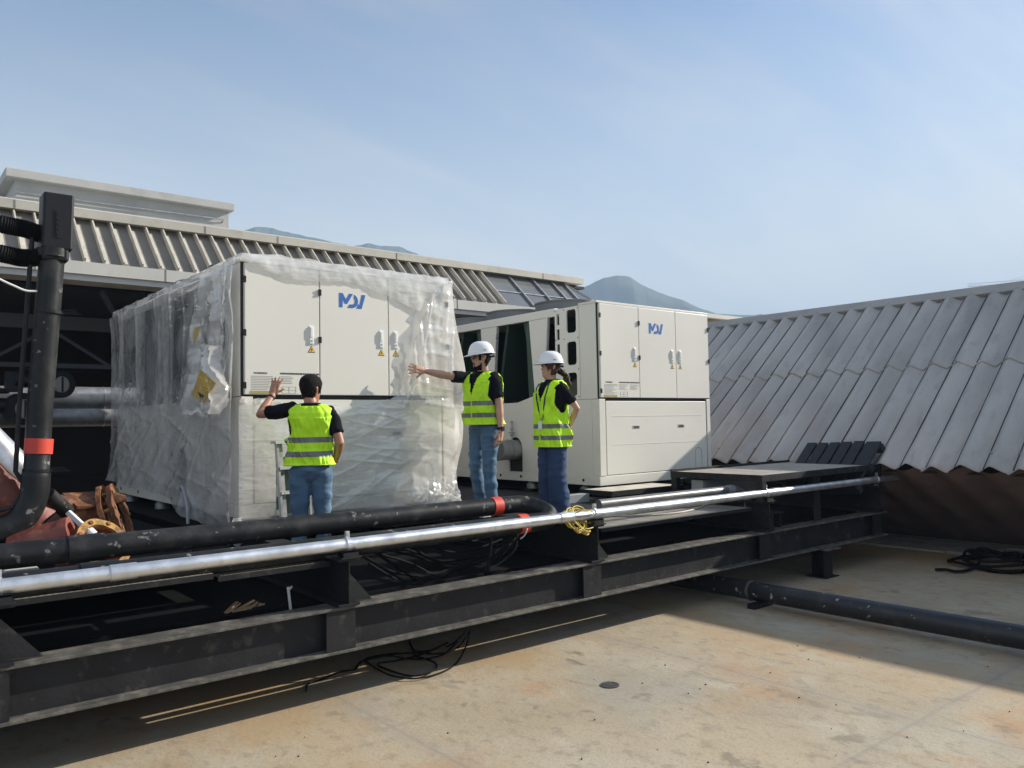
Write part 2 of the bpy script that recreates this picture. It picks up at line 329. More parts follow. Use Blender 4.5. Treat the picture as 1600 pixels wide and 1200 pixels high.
def film_mat(name, amount, tint, rough=.14):
    """clear packing film: see-through, with a milky share that scatters light and a glossy skin"""
    m = bpy.data.materials.new(name); m.use_nodes = True; t = m.node_tree; n = t.nodes.new; l = t.links.new; t.nodes.clear()
    o = n('ShaderNodeOutputMaterial'); tr = n('ShaderNodeBsdfTransparent'); tr.inputs[0].default_value = (.97, .97, .97, 1)
    df = n('ShaderNodeBsdfDiffuse'); df.inputs[0].default_value = (*tint, 1); tl = n('ShaderNodeBsdfTranslucent'); tl.inputs[0].default_value = (*tint, 1)
    mk = n('ShaderNodeMixShader'); mk.inputs[0].default_value = .45; l(df.outputs[0], mk.inputs[1]); l(tl.outputs[0], mk.inputs[2])
    gl = n('ShaderNodeBsdfGlossy'); gl.inputs['Roughness'].default_value = rough; gl.inputs[0].default_value = (.95, .95, .95, 1)
    tc = n('ShaderNodeTexCoord'); nz = n('ShaderNodeTexNoise'); nz.inputs['Scale'].default_value = 2.2; nz.inputs['Detail'].default_value = 6; l(tc.outputs['Object'], nz.inputs['Vector'])
    mr = n('ShaderNodeMapRange'); mr.inputs['From Min'].default_value = .3; mr.inputs['From Max'].default_value = .72; mr.inputs['To Min'].default_value = amount*.5; mr.inputs['To Max'].default_value = min(.95, amount*1.5); l(nz.outputs['Fac'], mr.inputs['Value'])
    m1 = n('ShaderNodeMixShader'); l(mr.outputs[0], m1.inputs[0]); l(tr.outputs[0], m1.inputs[1]); l(mk.outputs[0], m1.inputs[2])
    # creases
    mp = n('ShaderNodeMapping'); mp.inputs['Rotation'].default_value = (R(28), R(35), 0); mp.inputs['Scale'].default_value = (2.2, 1.5, 7); l(tc.outputs['Object'], mp.inputs[0])
    n2 = n('ShaderNodeTexNoise'); n2.inputs['Scale'].default_value = 2.0; n2.inputs['Detail'].default_value = 2.5; n2.inputs['Distortion'].default_value = .8; l(mp.outputs[0], n2.inputs['Vector'])
    bp = n('ShaderNodeBump'); bp.inputs['Strength'].default_value = .35; bp.inputs['Distance'].default_value = .03; l(n2.outputs['Fac'], bp.inputs['Height'])
    for s_ in (gl, df, tl): l(bp.outputs[0], s_.inputs['Normal'])
    lw = n('ShaderNodeLayerWeight'); lw.inputs[0].default_value = .5; l(bp.outputs[0], lw.inputs['Normal'])
    fp = math2(t, 'POWER', lw.outputs['Facing'], 3.5); fa = math2(t, 'MULTIPLY', fp, .8); fa = math2(t, 'ADD', fa, .10)
    m2 = n('ShaderNodeMixShader'); l(fa, m2.inputs[0]); l(m1.outputs[0], m2.inputs[1]); l(gl.outputs[0], m2.inputs[2]); l(m2.outputs[0], o.inputs[0])
    return m
M['film2'] = film_mat('clear_flank_film', .48, (.95, .95, .95), .09)
M['film'] = film_mat('clear_packing_film', .58, (.94, .935, .91), .11)
# ================================================================== SETTING
def struct(o, label=None): o['kind'] = 'structure'; return o
g = MB(); g.box(-30, 46, -22, 40, -.3, 0); deck = g.build('roof_deck', M['deck']); struct(deck)
m_land = mat('dull_land', (.09, .10, .07), .95, var=.4, vs=.004)
g = MB(); g.add([(-6000, -6000, -12), (6000, -6000, -12), (6000, 6000, -12), (-6000, 6000, -12)], [(0, 1, 2, 3)]); struct(g.build('ground', m_land))
# --- mountains: ridge lines traced in bearing and height, built as deep terrain
m_hill = mat('forested_hill', (.035, .055, .032), .95, var=.65, vs=.012, dirt=((.08, .09, .05), .012, .5, .7, .6), bump=.5, bs=.03)
def ridge(name, prof, dist, depth, seed):
    prof = [(on_bearing(px, py, dist)) for px, py in prof]
    n = len(prof); nu, nv = (n-1)*14, 26
    fl = Vector((_f.x, _f.y, 0)).normalized()
    def fn(u, v):
        t = u*(n-1); i = min(int(t), n-2); p = prof[i].lerp(prof[i+1], t-i)
        q = p + fl*((v-.5)*2*depth); h = p.z+12
        k = max(0, 1-abs(v-.5)*2)**1.25
        z = -12 + h*k + (fbm((q.x*.009+seed, q.y*.009, 0), 5)*.085*h + fbm((q.x*.045, q.y*.045, seed), 4)*.02*h)*(min(1, k*3))*(1 if k < .98 else .25)
        return (q.x, q.y, z)
    m = MB(); m.grid(fn, nu, nv); o = m.build(name, m_hill, smooth=0); struct(o); return o
def on_bearing(px, py, dist):
    d = ray(px, py); return EYE + d*(dist/math.hypot(d.x, d.y))
ridge('mountain', [(640, 640), (760, 560), (850, 490), (905, 455), (925, 445), (945, 435), (965, 431), (985, 434), (1003, 444), (1030, 456), (1065, 468), (1090, 479), (1120, 488), (1150, 490), (1175, 492), (1190, 491), (1205, 497), (1230, 515), (1290, 545), (1380, 600)], 1000, 280, 1.3)
ridge('mountain', [(150, 470), (230, 400), (300, 366), (345, 356), (370, 358), (400, 353), (425, 356), (450, 364), (480, 374), (520, 378), (550, 383), (575, 379), (600, 384), (625, 386), (650, 396), (700, 430), (790, 520), (850, 600)], 1050, 260, 6.1)
# --- air
hz = MB(); hz.box(-1500, 1500, -1500, 1500, -13, 215); hzo = hz.build('haze', None); hzo['kind'] = 'stuff'
hm = bpy.data.materials.new('haze_air'); hm.use_nodes = True; t = hm.node_tree; t.nodes.clear()
o_ = t.nodes.new('ShaderNodeOutputMaterial'); pv = t.nodes.new('ShaderNodeVolumePrincipled'); pv.inputs['Density'].default_value = HAZE = .0008
pv.inputs['Color'].default_value = (.55, .75, 1.0, 1); pv.inputs['Anisotropy'].default_value = 0.0
t.links.new(pv.outputs[0], o_.inputs['Volume']); hzo.data.materials.append(hm)
# ================================================================== BACK HALL
def hall():
    r = thing('hall', 'long building with steep ribbed roof skirt and pale gutter over a dark open bay', 'building', (4, 13, 0))
    xl, xr = -9.0, 14.2
    # gutter: two-step profile
    m = MB(); m.prism([(12.98, 4.46), (13.02, 4.46), (13.02, 4.30), (13.06, 4.30), (13.06, 4.21), (13.5, 4.21), (13.5, 4.185), (13.03, 4.185), (13.03, 4.275), (12.98, 4.275)], 'X', xl, xr)
    gt = m.build('gutter', M['gut'], r)
    for x in (-5.2, -2.2, .3, 1.95, 3.72, 6.6, 9.3, 11.9): m = MB(); m.box(x-.006, x+.006, 12.974, 12.98, 4.275, 4.462); m.build('joint', M['ribp'], gt)
    # sloping skirt
    y0, z0, y1, z1 = 13.02, 4.44, 13.98, 5.32
    sl = Vector((0, y1-y0, z1-z0)); nn = Vector((0, -(z1-z0), y1-y0)).normalized()
    xg = 10.55
    m = MB(); m.obox(Vector(((xl+xg)/2, (y0+y1)/2, (z0+z1)/2))-nn*.03, ((xg-xl)/2, 0, 0), sl/2, nn*.03); m.build('roof_skirt', M['ribp'], r)
    m = MB(); x = xg
    while x > xl:
        c = Vector((x, (y0+y1)/2, (z0+z1)/2))
        m.obox(c+nn*.045, (.011, 0, 0), sl*.5, nn*.045)          # standing rib
        m.obox(c+nn*.006+Vector((.045, 0, 0))-sl*(.04+.05*rnd.random()), (.034, 0, 0), sl*(.44-.06*rnd.random()), nn*.006)
        x -= .2655
    m.build('rib', M['rib'], r)
    # glazed end with mullions, and hipped right end
    m = MB(); m.obox(Vector(((xg+13.1)/2, (y0+y1)/2, (z0+z1)/2))-nn*.02, ((13.1-xg)/2, 0, 0), sl/2, nn*.012)
    m.add([(13.1, y0, z0), (14.15, y0, z0), (13.1, y1, z1)], [(0, 1, 2)]); gz = m.build('glazing', M['glass'], r)
    m = MB()
    for x in (xg+.02, 11.4, 12.1, 12.7, 13.1): m.obox(Vector((x, (y0+y1)/2, (z0+z1)/2))+nn*.02, (.022, 0, 0), sl/2, nn*.02)
    m.bar((14.15, y0, z0), (13.1, y1, z1), .05, .05); m.bar((xg, y0+.42, z0+.385)+Vector((0, 0, 0)) if False else Vector((xg, y0+.42, z0+.40)), (13.5, y0+.42, z0+.40), .02, .02)
    m.build('mullion', M['galvd'], gz)
    # dark recess under the fascia
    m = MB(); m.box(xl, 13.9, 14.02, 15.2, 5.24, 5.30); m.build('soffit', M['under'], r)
    m = MB(); m.prism([(13.80, 5.31), (15.4, 5.33), (15.4, 5.52), (13.84, 5.47), (13.80, 5.445)], 'X', xl, 13.66); fa = m.build('fascia', M['capc'], r)
    for x in (-4, -1.1, 1.8, 4.6, 5.9, 8.4, 12.35): m = MB(); m.box(x-.007, x+.007, 13.794, 13.83, 5.315, 5.44); m.build('joint', M['ribp'], fa)
    # roof slab, back and side walls
    m = MB(); m.box(xl, 13.3, 15.4, 30, 5.2, 5.45); m.build('roof', M['conc'], r)
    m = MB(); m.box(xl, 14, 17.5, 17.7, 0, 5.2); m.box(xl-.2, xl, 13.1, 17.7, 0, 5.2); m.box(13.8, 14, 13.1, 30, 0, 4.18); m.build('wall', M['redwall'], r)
    m = MB()
    for x in (-3.6, .8, 5.2): m.box(x, x+.5, 15.2, 15.6, 0, 4.6)
    for z in (1.0, 1.9, 2.6, 3.1): m.box(xl, 13.8, 17.42, 17.5, z, z+.09)
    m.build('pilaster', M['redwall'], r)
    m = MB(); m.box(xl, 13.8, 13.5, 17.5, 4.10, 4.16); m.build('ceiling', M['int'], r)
    # beam and trusses in the opening
    m = MB(); m.box(xl, 11, 14.6, 14.7, 3.62, 3.84); m.build('beam', mat('grey_beam_paint', (.075, .072, .066), .7), r)
    m = MB()
    m.bar((xl, 14.6, 3.03), (11, 14.6, 3.03), .06, .07)
    x = -7.5
    while x < 11:
        m.bar((x, 14.6, 3.03), (x+.9, 14.6, 3.62), .05, .05); m.bar((x+.9, 14.6, 3.62), (x+1.8, 14.6, 3.03), .05, .05); x += 1.8
    for x in (.4, 2.9, 5.0): m.bar((x, 13.4, 4.1), (x+.9, 14.6, 3.1), .06, .06)
    m.bar((xl, 15.1, 2.7), (11, 15.1, 2.7), .03, .03)
    m.build('truss', M['truss'], r)
    return r
hall()
def penthouse():
    r = thing('rooftop_block', 'plain grey concrete block with coping above the ribbed roof skirt, far left', 'building', (4.4, 18, 5.5))
    m = MB(); m.box(2.36, 6.56, 18.12, 24, 5.5, 6.93); m.build('wall', M['conc'], r)
    m = MB(); m.box(2.18, 6.64, 17.95, 24.2, 6.93, 7.10); m.build('coping', M['conc'], r, bevel=.01)
    m = MB(); a = on('Y', 18.06, 25, 300); b = on('Y', 18.06, 349, 343)
    m.tube([a+Vector((0, .06, -.05)), a, b, b+Vector((0, .06, -.06))], .016, 6); m.build('conduit', M['galvd'], r)
penthouse()
def canopy():
    r = thing('canopy', 'thin flat canopy roof edge between the right unit and the corrugated roof', 'canopy', (16, 12, 4.3))
    m = MB(); m.box(13.0, 20.5, 12.0, 15, 4.47, 4.57); m.build('roof_edge', M['gut'], r)
    m = MB(); m.box(13.1, 20.4, 12.15, 15, 4.40, 4.465); m.build('underside', mat('brown_soffit', (.22, .17, .12), .8, var=.15, vs=2), r)
    for x in (14.0, 16.3, 19): m = MB(); m.box(x, x+.12, 13.4, 13.52, 0, 4.4); m.build('post', M['truss'], r)
canopy()
# ================================================================== RIGHT CORRUGATED ROOF
RX0, RZ0, RX1, RZ1 = 10.7, 1.26, 14.0, 3.86
RN = Vector((-(RZ1-RZ0), 0, RX1-RX0)).normalized(); RS = Vector((RX1-RX0, 0, RZ1-RZ0)); RP = Vector((RX0, 0, RZ0))
def roof_mat():
    m = mat('weathered_corrugated_sheet', (.42, .405, .39), .6, var=.2, vs=1.6, dirt=((.56, .545, .53), 3, .5, .75, .5), dirt2=((.24, .23, .225), 8, .53, .75, .6), bump=.16, bs=18, stretch=(.3, 1, .3))
    t = m.node_tree; n = t.nodes.new; l = t.links.new; b = t.nodes['Principled BSDF']; cur = b.inputs['Base Color'].links[0].from_socket
    tc = n('ShaderNodeTexCoord'); sp = n('ShaderNodeSeparateXYZ'); l(tc.outputs['Object'], sp.inputs[0])
    # iron-red lichen and rust wash low on the sheets
    lo = n('ShaderNodeMapRange'); lo.inputs['From Min'].default_value = 2.5; lo.inputs['From Max'].default_value = 1.3; l(sp.outputs[2], lo.inputs['Value'])
    mp = n('ShaderNodeMapping'); mp.inputs['Scale'].default_value = (.5, 2.2, .5); l(tc.outputs['Object'], mp.inputs[0])
    nz = n('ShaderNodeTexNoise'); nz.inputs['Scale'].default_value = 1.6; nz.inputs['Detail'].default_value = 7; nz.inputs['Roughness'].default_value = .65; l(mp.outputs[0], nz.inputs['Vector'])
    mr = n('ShaderNodeMapRange'); mr.inputs['From Min'].default_value = .42; mr.inputs['From Max'].default_value = .64; l(nz.outputs['Fac'], mr.inputs['Value'])
    fa = math2(t, 'MULTIPLY', lo.outputs[0], mr.outputs[0]); yg = n('ShaderNodeMapRange'); yg.inputs['From Min'].default_value = 2.0; yg.inputs['From Max'].default_value = 6.0; yg.inputs['To Min'].default_value = .30; yg.inputs['To Max'].default_value = 1.0; l(sp.outputs[1], yg.inputs['Value']); fy = math2(t, 'MULTIPLY', fa, yg.outputs[0]); fb = math2(t, 'MULTIPLY', fy, .85)
    mx = n('ShaderNodeMix'); mx.data_type = 'RGBA'; l(fb, mx.inputs['Factor']); l(cur, mx.inputs['A']); mx.inputs['B'].default_value = (.30, .17, .125, 1)
    l(mx.outputs['Result'], b.inputs['Base Color']); return m
M['sheet'] = roof_mat()
M['rustsheet'] = mat('rust_brown_sheet', (.22, .145, .12), .75, var=.25, vs=1.5, dirt=((.11, .075, .065), 2.5, .5, .7, .7), stretch=(1, 1, .4), bump=.1, bs=14)
PITCHR = .335
def wave(y):
    u = (y/PITCHR) % 1.0
    t_ = max(0, 1-abs(u-.52)/.47); a = t_*t_*(3-2*t_)*.45+t_*.55
    return .105*a
def corrugated():
    r = thing('corrugated_roof', 'grey weathered corrugated roof slope with scalloped eave and rust brown underside', 'roof', (RX0, 4, 0))
    ya, yb = -9.0, 13.2
    ys = []; y = ya
    while y < yb: ys.append(y); y += PITCHR/20
    def sheet(s0, s1, lift, nm, jog):
        m = MB(); nv = 24
        rows = []
        for j in range(nv+1):
            s = s0+(s1-s0)*j/nv; row = []
            for y in ys:
                kk = math.floor(y/PITCHR); sag = .012*fbm((y*.7, s*3, lift*50), 3)
                p = RP+RS*(s+(jog*.006*math.sin(kk*2.3) if j == 0 else 0))+Vector((0, y, 0))+RN*(wave(y)+lift+sag+.004*math.sin(kk*1.7))
                row.append(p)
            rows.append(row)
        vs = [p for row in rows for p in row]; nn_ = len(ys)
        fs = [(j*nn_+i, (j+1)*nn_+i, (j+1)*nn_+i+1, j*nn_+i+1) for j in range(nv) for i in range(nn_-1)]
        m.add(vs, fs); return m.build(nm, M['sheet'], r, smooth=40, solid=.007)
    sheet(.0, .56, 0, 'roof_sheet', 1); sheet(.535, 1.0, .013, 'roof_sheet', 1)
    # sheet lap seams: a narrow raised edge beside every crest
    m = MB(); y = ya+PITCHR*.60
    while y < yb:
        for s0, s1, lf in ((.0, .53, .0), (.54, .985, .013)):
            off = .015*rnd.random()
            a = RP+RS*s0+Vector((0, y+off, 0))+RN*(wave(y+off)+lf+.010); b = RP+RS*s1+Vector((0, y+off, 0))+RN*(wave(y+off)+lf+.010)
            m.bar(a, b, .010, .014, RN)
        y += PITCHR
    m.build('sheet_lap', mat('dark_sheet_edge', (.05, .05, .052), .8), r)
    m = MB(); y = ya+PITCHR*.53
    while y < yb:
        for s_ in (.55, .975, .06):
            if s_ == .06 and rnd.random() < .4: continue
            q = RP+RS*s_+Vector((0, y+.02*rnd.uniform(-1, 1), 0))+RN*(wave(y)+.03)
            m.tube([q, q+RN*.02], [.016, .009], 6)
        y += PITCHR
    m.build('bolt', M['galvd'], r)
    # ridge capping
    e = RP+RS
    m = MB(); m.prism([(e.x-.10, e.z+.04), (e.x-.07, e.z+.17), (e.x+.4, e.z+.12), (e.x+.4, e.z-.2), (e.x+.05, e.z-.05)], 'Y', ya, yb); m.build('ridge_cap', mat('grey_ridge_metal', (.36, .36, .365), .5, var=.1, vs=2, dirt=((.12, .11, .1), 4, .55, .8, .5)), r, bevel=.008)
    # underside: rust-brown sheet folding back down to the deck
    b0, b1 = Vector((RX0+.06, 0, RZ0-.02)), Vector((13.43, 0, -0.06)); d = b1-b0; n2 = Vector((d.z, 0, -d.x)).normalized()
    if n2.x > 0: n2 = -n2
    m = MB(); nn_ = len(ys); vs = []
    for j in range(7):
        for y in ys: vs.append(b0+d*(j/6)+Vector((0, y, 0))+n2*(.05*(1-j/6)*math.sin(2*math.pi*y/(PITCHR*1.6))-.06))
    fs = [(j*nn_+i, j*nn_+i+1, (j+1)*nn_+i+1, (j+1)*nn_+i) for j in range(6) for i in range(nn_-1)]
    m.add(vs, fs); m.build('underside_sheet', M['rustsheet'], r, smooth=40)
    m = MB(); m.obox((RX0+.30, (ya+yb)/2, RZ0+.08), (.02, 0, 0), (0, (yb-ya)/2, 0), (0, 0, .13)); m.build('eave_filler', M['under'], r)  # dark filler plate added to block sky light through the eave gap
    # far side slope and gable ends
    m = MB(); m.obox((e.x+1.75, (ya+yb)/2, (e.z+.0+1.3)/2+.02), (1.72, 0, -(e.z-1.3)/2), (0, (yb-ya)/2, 0), (0, 0, .02)); m.build('far_slope', M['sheet'], r)
    m = MB(); m.prism([(RX0+.15, RZ0-.03), (13.4, .0), (16.5, .0), (17, 1.3), (e.x+.2, e.z-.1)], 'Y', yb-.1, yb-.05); m.prism([(RX0+.15, RZ0-.03), (13.4, .0), (16.5, .0), (17, 1.3), (e.x+.2, e.z-.1)], 'Y', ya+.05, ya+.1); m.build('gable', M['rustsheet'], r)
corrugated()
g = MB()
for k in range(36):
    y = -8+k*.52; 
    for j in range(3): g.box(12.05+j*.42+.006*rnd.random(), 12.46+j*.42, y+.008*rnd.random(), y+.51, .004, .03+.012*rnd.random())
tag(g.build('paving_strip', M['tile'], bevel=.004), kind='structure')
# ================================================================== CRANE far behind
def crane():
    a = on_bearing(1512, 448, 420); b = on_bearing(1690, 436, 420); h = 1.7
    r = thing('tower_crane', 'tiny pale lattice jib of a distant crane above the corrugated roof ridge', 'crane', b)
    m = MB(); up = Vector((0, 0, h)); d = b-a; n = 34
    sd = d.cross(up).normalized()*.55
    for s_ in (-1, 1): m.bar(a+sd*s_, b+sd*s_, .16, .16)
    m.bar(a+up*.7, b+up*.95, .2, .2)
    for k in range(n):
        p, q = a+d*(k/n), a+d*((k+.5)/n)+up*(.7+.25*k/n), 
        for s_ in (-1, 1): m.bar(p+sd*s_, q, .05, .05); m.bar(q, a+d*((k+1)/n)+sd*s_, .05, .05)
    m.build('jib', M['white'], r)
    m = MB(); 
    for sx in (-1, 1):
        for sy in (-1, 1): m.bar((b.x+sx, b.y+sy, -12), (b.x+sx, b.y+sy, b.z+8), .3, .3)
    for k in range(30):
        z = -12+k*(b.z+12)/30; m.bar((b.x-1, b.y-1, z), (b.x+1, b.y-1, z+2.5), .15, .15); m.bar((b.x-1, b.y+1, z+2.5), (b.x+1, b.y+1, z), .15, .15)
    m.bar(b+Vector((0, 0, 8)), a+d*.4+up, .12, .12); m.bar(b+Vector((0, 0, 8)), b+d*.3, .2, .2)
    m.bar(b, b+d*.35, 1.0, 1.0); m.build('mast', M['white'], r)
crane()
# ================================================================== CHILLER UNITS
def logo(m, X, Z, sx, y):          # X,Z top-left corner on the door, sx metres per unit
    def P(pts): m.prism([(X+p[0]*sx, Z-p[1]*sx) for p in pts], 'Y', y, y+.003)
    P([(0, 0), (33, 0), (63, 52), (95, 0), (130, 0), (74, 90), (54, 90), (31, 50), (31, 122), (0, 122)])
    c = (118, 61)
    outer = [(c[0]+61*math.cos(R(a)), c[1]+61*math.sin(R(a))) for a in range(-66, 91, 6)]
    inner = [(c[0]+31*math.cos(R(a)), c[1]+31*math.sin(R(a))) for a in range(90, -52, -6)]
    P(outer+[(78, 122), (98, 92)]+inner)
    P([(216, 0), (252, 0), (214, 122), (160, 122), (171, 108), (183, 82), (193, 100)])
def tri_label(par, x, z, y, s=.075):
    m = MB(); m.prism([(x-s/2, z), (x+s/2, z), (x, z+s*.9)], 'Y', y-.002, y); o = m.build('warning_label', M['ink'], par)
    m = MB(); q = s*.80; m.prism([(x-q/2, z+s*.07), (x+q/2, z+s*.07), (x, z+s*.07+q*.88)], 'Y', y-.004, y-.002); m.build('label_face', M['yellow'], o) if False else m.build('face', M['yellow'], par)
    m = MB(); m.prism([(x+.006, z+s*.62), (x-.010, z+s*.36), (x, z+s*.36), (x-.006, z+s*.12), (x+.011, z+s*.42), (x+.001, z+s*.42)], 'Y', y-.006, y-.004); m.build('bolt_mark', M['ink'], par)
def text_mesh(body, size, x, z, y, par, name, mt):
    cu = bpy.data.curves.new('t', 'FONT'); cu.body = body; cu.size = size; cu.extrude = .001
    t = bpy.data.objects.new('t', cu); COL.objects.link(t); bpy.context.view_layer.update()
    me = bpy.data.meshes.new_from_object(t.evaluated_get(bpy.context.evaluated_depsgraph_get())); bpy.data.objects.remove(t)
    off = Vector(par['_o']); me.transform(Matrix.Translation(Vector((x, y, z))-off) @ Matrix.Rotation(R(90), 4, 'X'))
    o = bpy.data.objects.new(name, me); COL.objects.link(o); me.materials.clear(); me.materials.append(mt); o.parent = par; o['_o'] = tuple(off); return o
ZB, ZS, ZT = 1.14, 2.27, 3.546
YF, YR, UW = 7.3, 11.78, 2.335
def chiller(x0, label, group, stub=True):
    x1 = x0+UW; r = thing('chiller_unit', label, 'chiller', (x0+UW/2, (YF+YR)/2, 1.0), group)
    # base rails
    m = MB(); m.box(x0-.005, x1+.005, YF-.005, YF+.1, ZB, ZB+.125); m.box(x0-.005, x1+.005, YR-.1, YR, ZB, ZB+.125)
    for x in (x0-.005, x1-.075): m.box(x, x+.08, YF+.1, YR-.1, ZB, ZB+.125)
    bs = m.build('base_rail', M['cream'], r, bevel=.006)
    for y in (YF+.3, YF+1.58, YF+2.05, YF+3.4, YR-.25): m = MB(); m.tube([(x0-.011, y, ZB+.065), (x0-.004, y, ZB+.065)], .020, 12); m.build('lifting_hole', M['gap'], bs)
    # spring isolators
    for y in (YF+.35, YF+1.45, YF+2.75, YR-.35):
        for x in (x0+.1, x1-.1):
            m = MB(); m.lathe([(.075, 1.03), (.085, 1.035), (.085, 1.10), (.07, 1.105), (.055, 1.135), (.02, 1.14)], (x, y, 0), 20); m.box(x-.1, x+.1, y-.07, y+.07, 1.012, 1.032)
            m.build('spring_mount', M['galvd'], r, smooth=35)
    # lower side panels with a joint every metre, inner dark core
    m = MB(); m.box(x0+.06, x1-.06, YF+.1, YR-.06, ZB+.02, ZS-.02); m.build('core', M['gap'], r)
    zl = ZB+.127
    def sidepanel(xa, xb):
        m = MB(); ys = [YF+.125, YF+.60, YF+1.555, YF+1.86, YF+3.05, YR]
        m.box(xa, xb, YF, YF+.121, zl, ZS-.004)
        m.box(xa, xb, ys[0], ys[1], zl, ZS-.004); m.box(xa, xb, ys[1]+.003, ys[2], zl, ZS-.004)
        # panel with arched pipe opening
        ya, yb = ys[2], ys[3]
        arc = [(yb, zl), (yb, zl+.05)]
        m.box(xa, xb, ya+.003, yb, zl+.50, ZS-.004)
        m.box(xa, xb, yb+.003, ys[4], zl, ZS-.004); m.box(xa, xb, ys[4]+.003, ys[5], zl, ZS-.004); return m
    sidepanel(x0+.004, x0+.035).build('side_panel', M['cream'], r, bevel=.004); sidepanel(x1-.035, x1-.004).build('side_panel', M['cream'], r, bevel=.004)
    m = MB()   # press lines on the side panels
    for z in (2.0, 1.58):
        m.box(x0-.0, x0+.006, YF+.62, YF+1.5, z, z+.006); m.box(x0-.0, x0+.006, YF+2.0, YF+3.0, z, z+.006)
    m.build('press_line', M['cream2'], r)
    # arched corners of the opening
    m = MB()
    for s_ in (0, 1):
        yc = YF+1.56+s_*.297; pts = [(yc, zl+.501)]
        for k in range(7): a = R(90*k/6); pts.append((yc+(.148-.148*math.sin(a) if s_ == 0 else -.148+.148*math.sin(a)), zl+.353+.148*math.cos(a)) if False else (yc+(1 if s_ == 0 else -1)*.148*(1-math.cos(a)), zl+.353+.148*math.sin(a)))
        m.prism(pts, 'X', x0+.004, x0+.035)
    m.build('opening_corner', M['cream'], r)
    if stub:
        # pipe stub out of the opening
        yp, zp = YF+1.70, 1.585
        m = MB(); m.tube([(x0+.2, yp, zp), (x0-.31, yp, zp)], .142, 28); m.ring((x0-.30, yp, zp), (1, 0, 0), .148, .12, .06); m.ring((x0-.12, yp, zp), (1, 0, 0), .150, .12, .035)
        m.tube([(x0-.305, yp, zp), (x0-.308, yp, zp)], .12, 28); m.build('pipe_stub', mat('pipe_stub_cladding', (.33, .33, .325), .4, .7, var=.15, vs=8), r, smooth=35)
        m = MB(); m.tube([(x0-.06, yp, zp+.14), (x0-.06, yp, zp+.40)], .011, 8); m.tube([(x0-.06, yp-.05, zp+.25), (x0-.06, yp+.07, zp+.25)], .010, 8); m.tube([(x0-.06, yp, zp+.28), (x0-.06, yp, zp+.32)], .024, 10); m.tube([(x0-.06, yp, zp+.38), (x0-.06, yp, zp+.42)], .022, 10); m.tube([(x0-.06, yp-.02, zp+.22), (x0-.06, yp+.02, zp+.22)], .022, 8)
        m.build('vent_valve', M['galvd'], r, smooth=35)
    # upper frame: corner cabinet, beams, V plates and coils
    m = MB(); m.box(x0+.002, x1-.002, YF+.02, YF+.325, ZS, ZT-.02); m.build('control_cabinet', M['cream'], r, bevel=.004)
    # perforated post panel
    ya, yb = YF+.33, YF+.80
    big = [(2.32, 2.635), (2.74, 3.055), (3.175, 3.49)]; small = [(2.89, 3.04), (3.10, 3.245), (3.305, 3.455)]
    b0, b1, s0, s1 = YF+.385, YF+.57, YF+.71, YF+.765
    m = MB()
    def colband(y0, y1, cuts):
        z = ZS
        for a, b in cuts: m.box(x0, x0+.02, y0, y1, z, a); z = b
        m.box(x0, x0+.02, y0, y1, z, ZT-.02)
    m.box(x0, x0+.02, ya, b0, ZS, ZT-.02); colband(b0, b1, big); m.box(x0, x0+.02, b1, s0, ZS, ZT-.02); colband(s0, s1, small); m.box(x0, x0+.02, s1, yb, ZS, ZT-.02)
    for a, b in big:          # rounded corners
        for yy, dy_ in ((b0, 1), (b1, -1)):
            for z_, dz in ((a, 1), (b, -1)):
                pts = [(yy, z_)]+[(yy+dy_*.045*(1-math.cos(R(15*k))), z_+dz*.045*(1-math.sin(R(15*k)))) for k in range(7)]
                m.prism(pts, 'X', x0, x0+.02)
    m.build('post_panel', M['cream2'], r)
    for y in (ya+.02, b1+.05, yb-.012):
        for z in (2.31, 2.68, 3.1, 3.5): m = MB(); m.tube([(x0-.005, y, z), (x0, y, z)], .008, 6); m.build('screw', M['gap'], r)
    m = MB(); m.box(x0+.25, x0+.27, ya+.03, b1-.06, ZS, ZT-.06); m.box(x0+.1, x0+.12, ya+.02, ya+.11, ZS, ZT-.06); m.build('inner_plate', M['chan'], r)
    # top beams
    m = MB(); m.box(x0, x0+.09, YF+.80, YR, ZT-.115, ZT); m.box(x1-.09, x1, YF+.80, YR, ZT-.115, ZT); m.box(x0+.09, x1-.09, YR-.06, YR, ZT-.115, ZT); m.build('top_beam', M['cream2'], r, bevel=.004)
    m = MB(); m.box(x0-.006, x1+.006, YF-.008, YF+.33, ZT-.02, ZT+.008); m.box(x0+.09, x1-.09, YF+.33, YR-.06, ZT-.03, ZT-.012); m.build('top_panel', M['cream'], r, bevel=.003)
    # V-shaped coil bays: end plates wide at the top, coils leaning between
    for xa, xb in ((x0+.01, x0+.03), (x1-.03, x1-.01)):
        for yc in (YF+1.145, YF+2.29, YF+3.43, YF+4.35):
            wt, wb = (.215, .105) if yc < YF+4 else (.12, .06)
            m = MB(); m.prism([(yc-wb, ZS-.004), (yc+wb, ZS-.004), (yc+wt, ZT-.116), (yc-wt, ZT-.116)], 'X', xa, xb); ep = m.build('end_plate', M['cream2'], r)
            if xa < x0+.02 and yc < YF+4:      # turned edge of each plate, facing the next bay
                m = MB(); m.bar((x0+.0, yc-.105, ZS), (x0+.0, yc-.218, ZT-.118), .035, .014, (0, 1, 0)); m.build('plate_flange', M['chan'], ep)
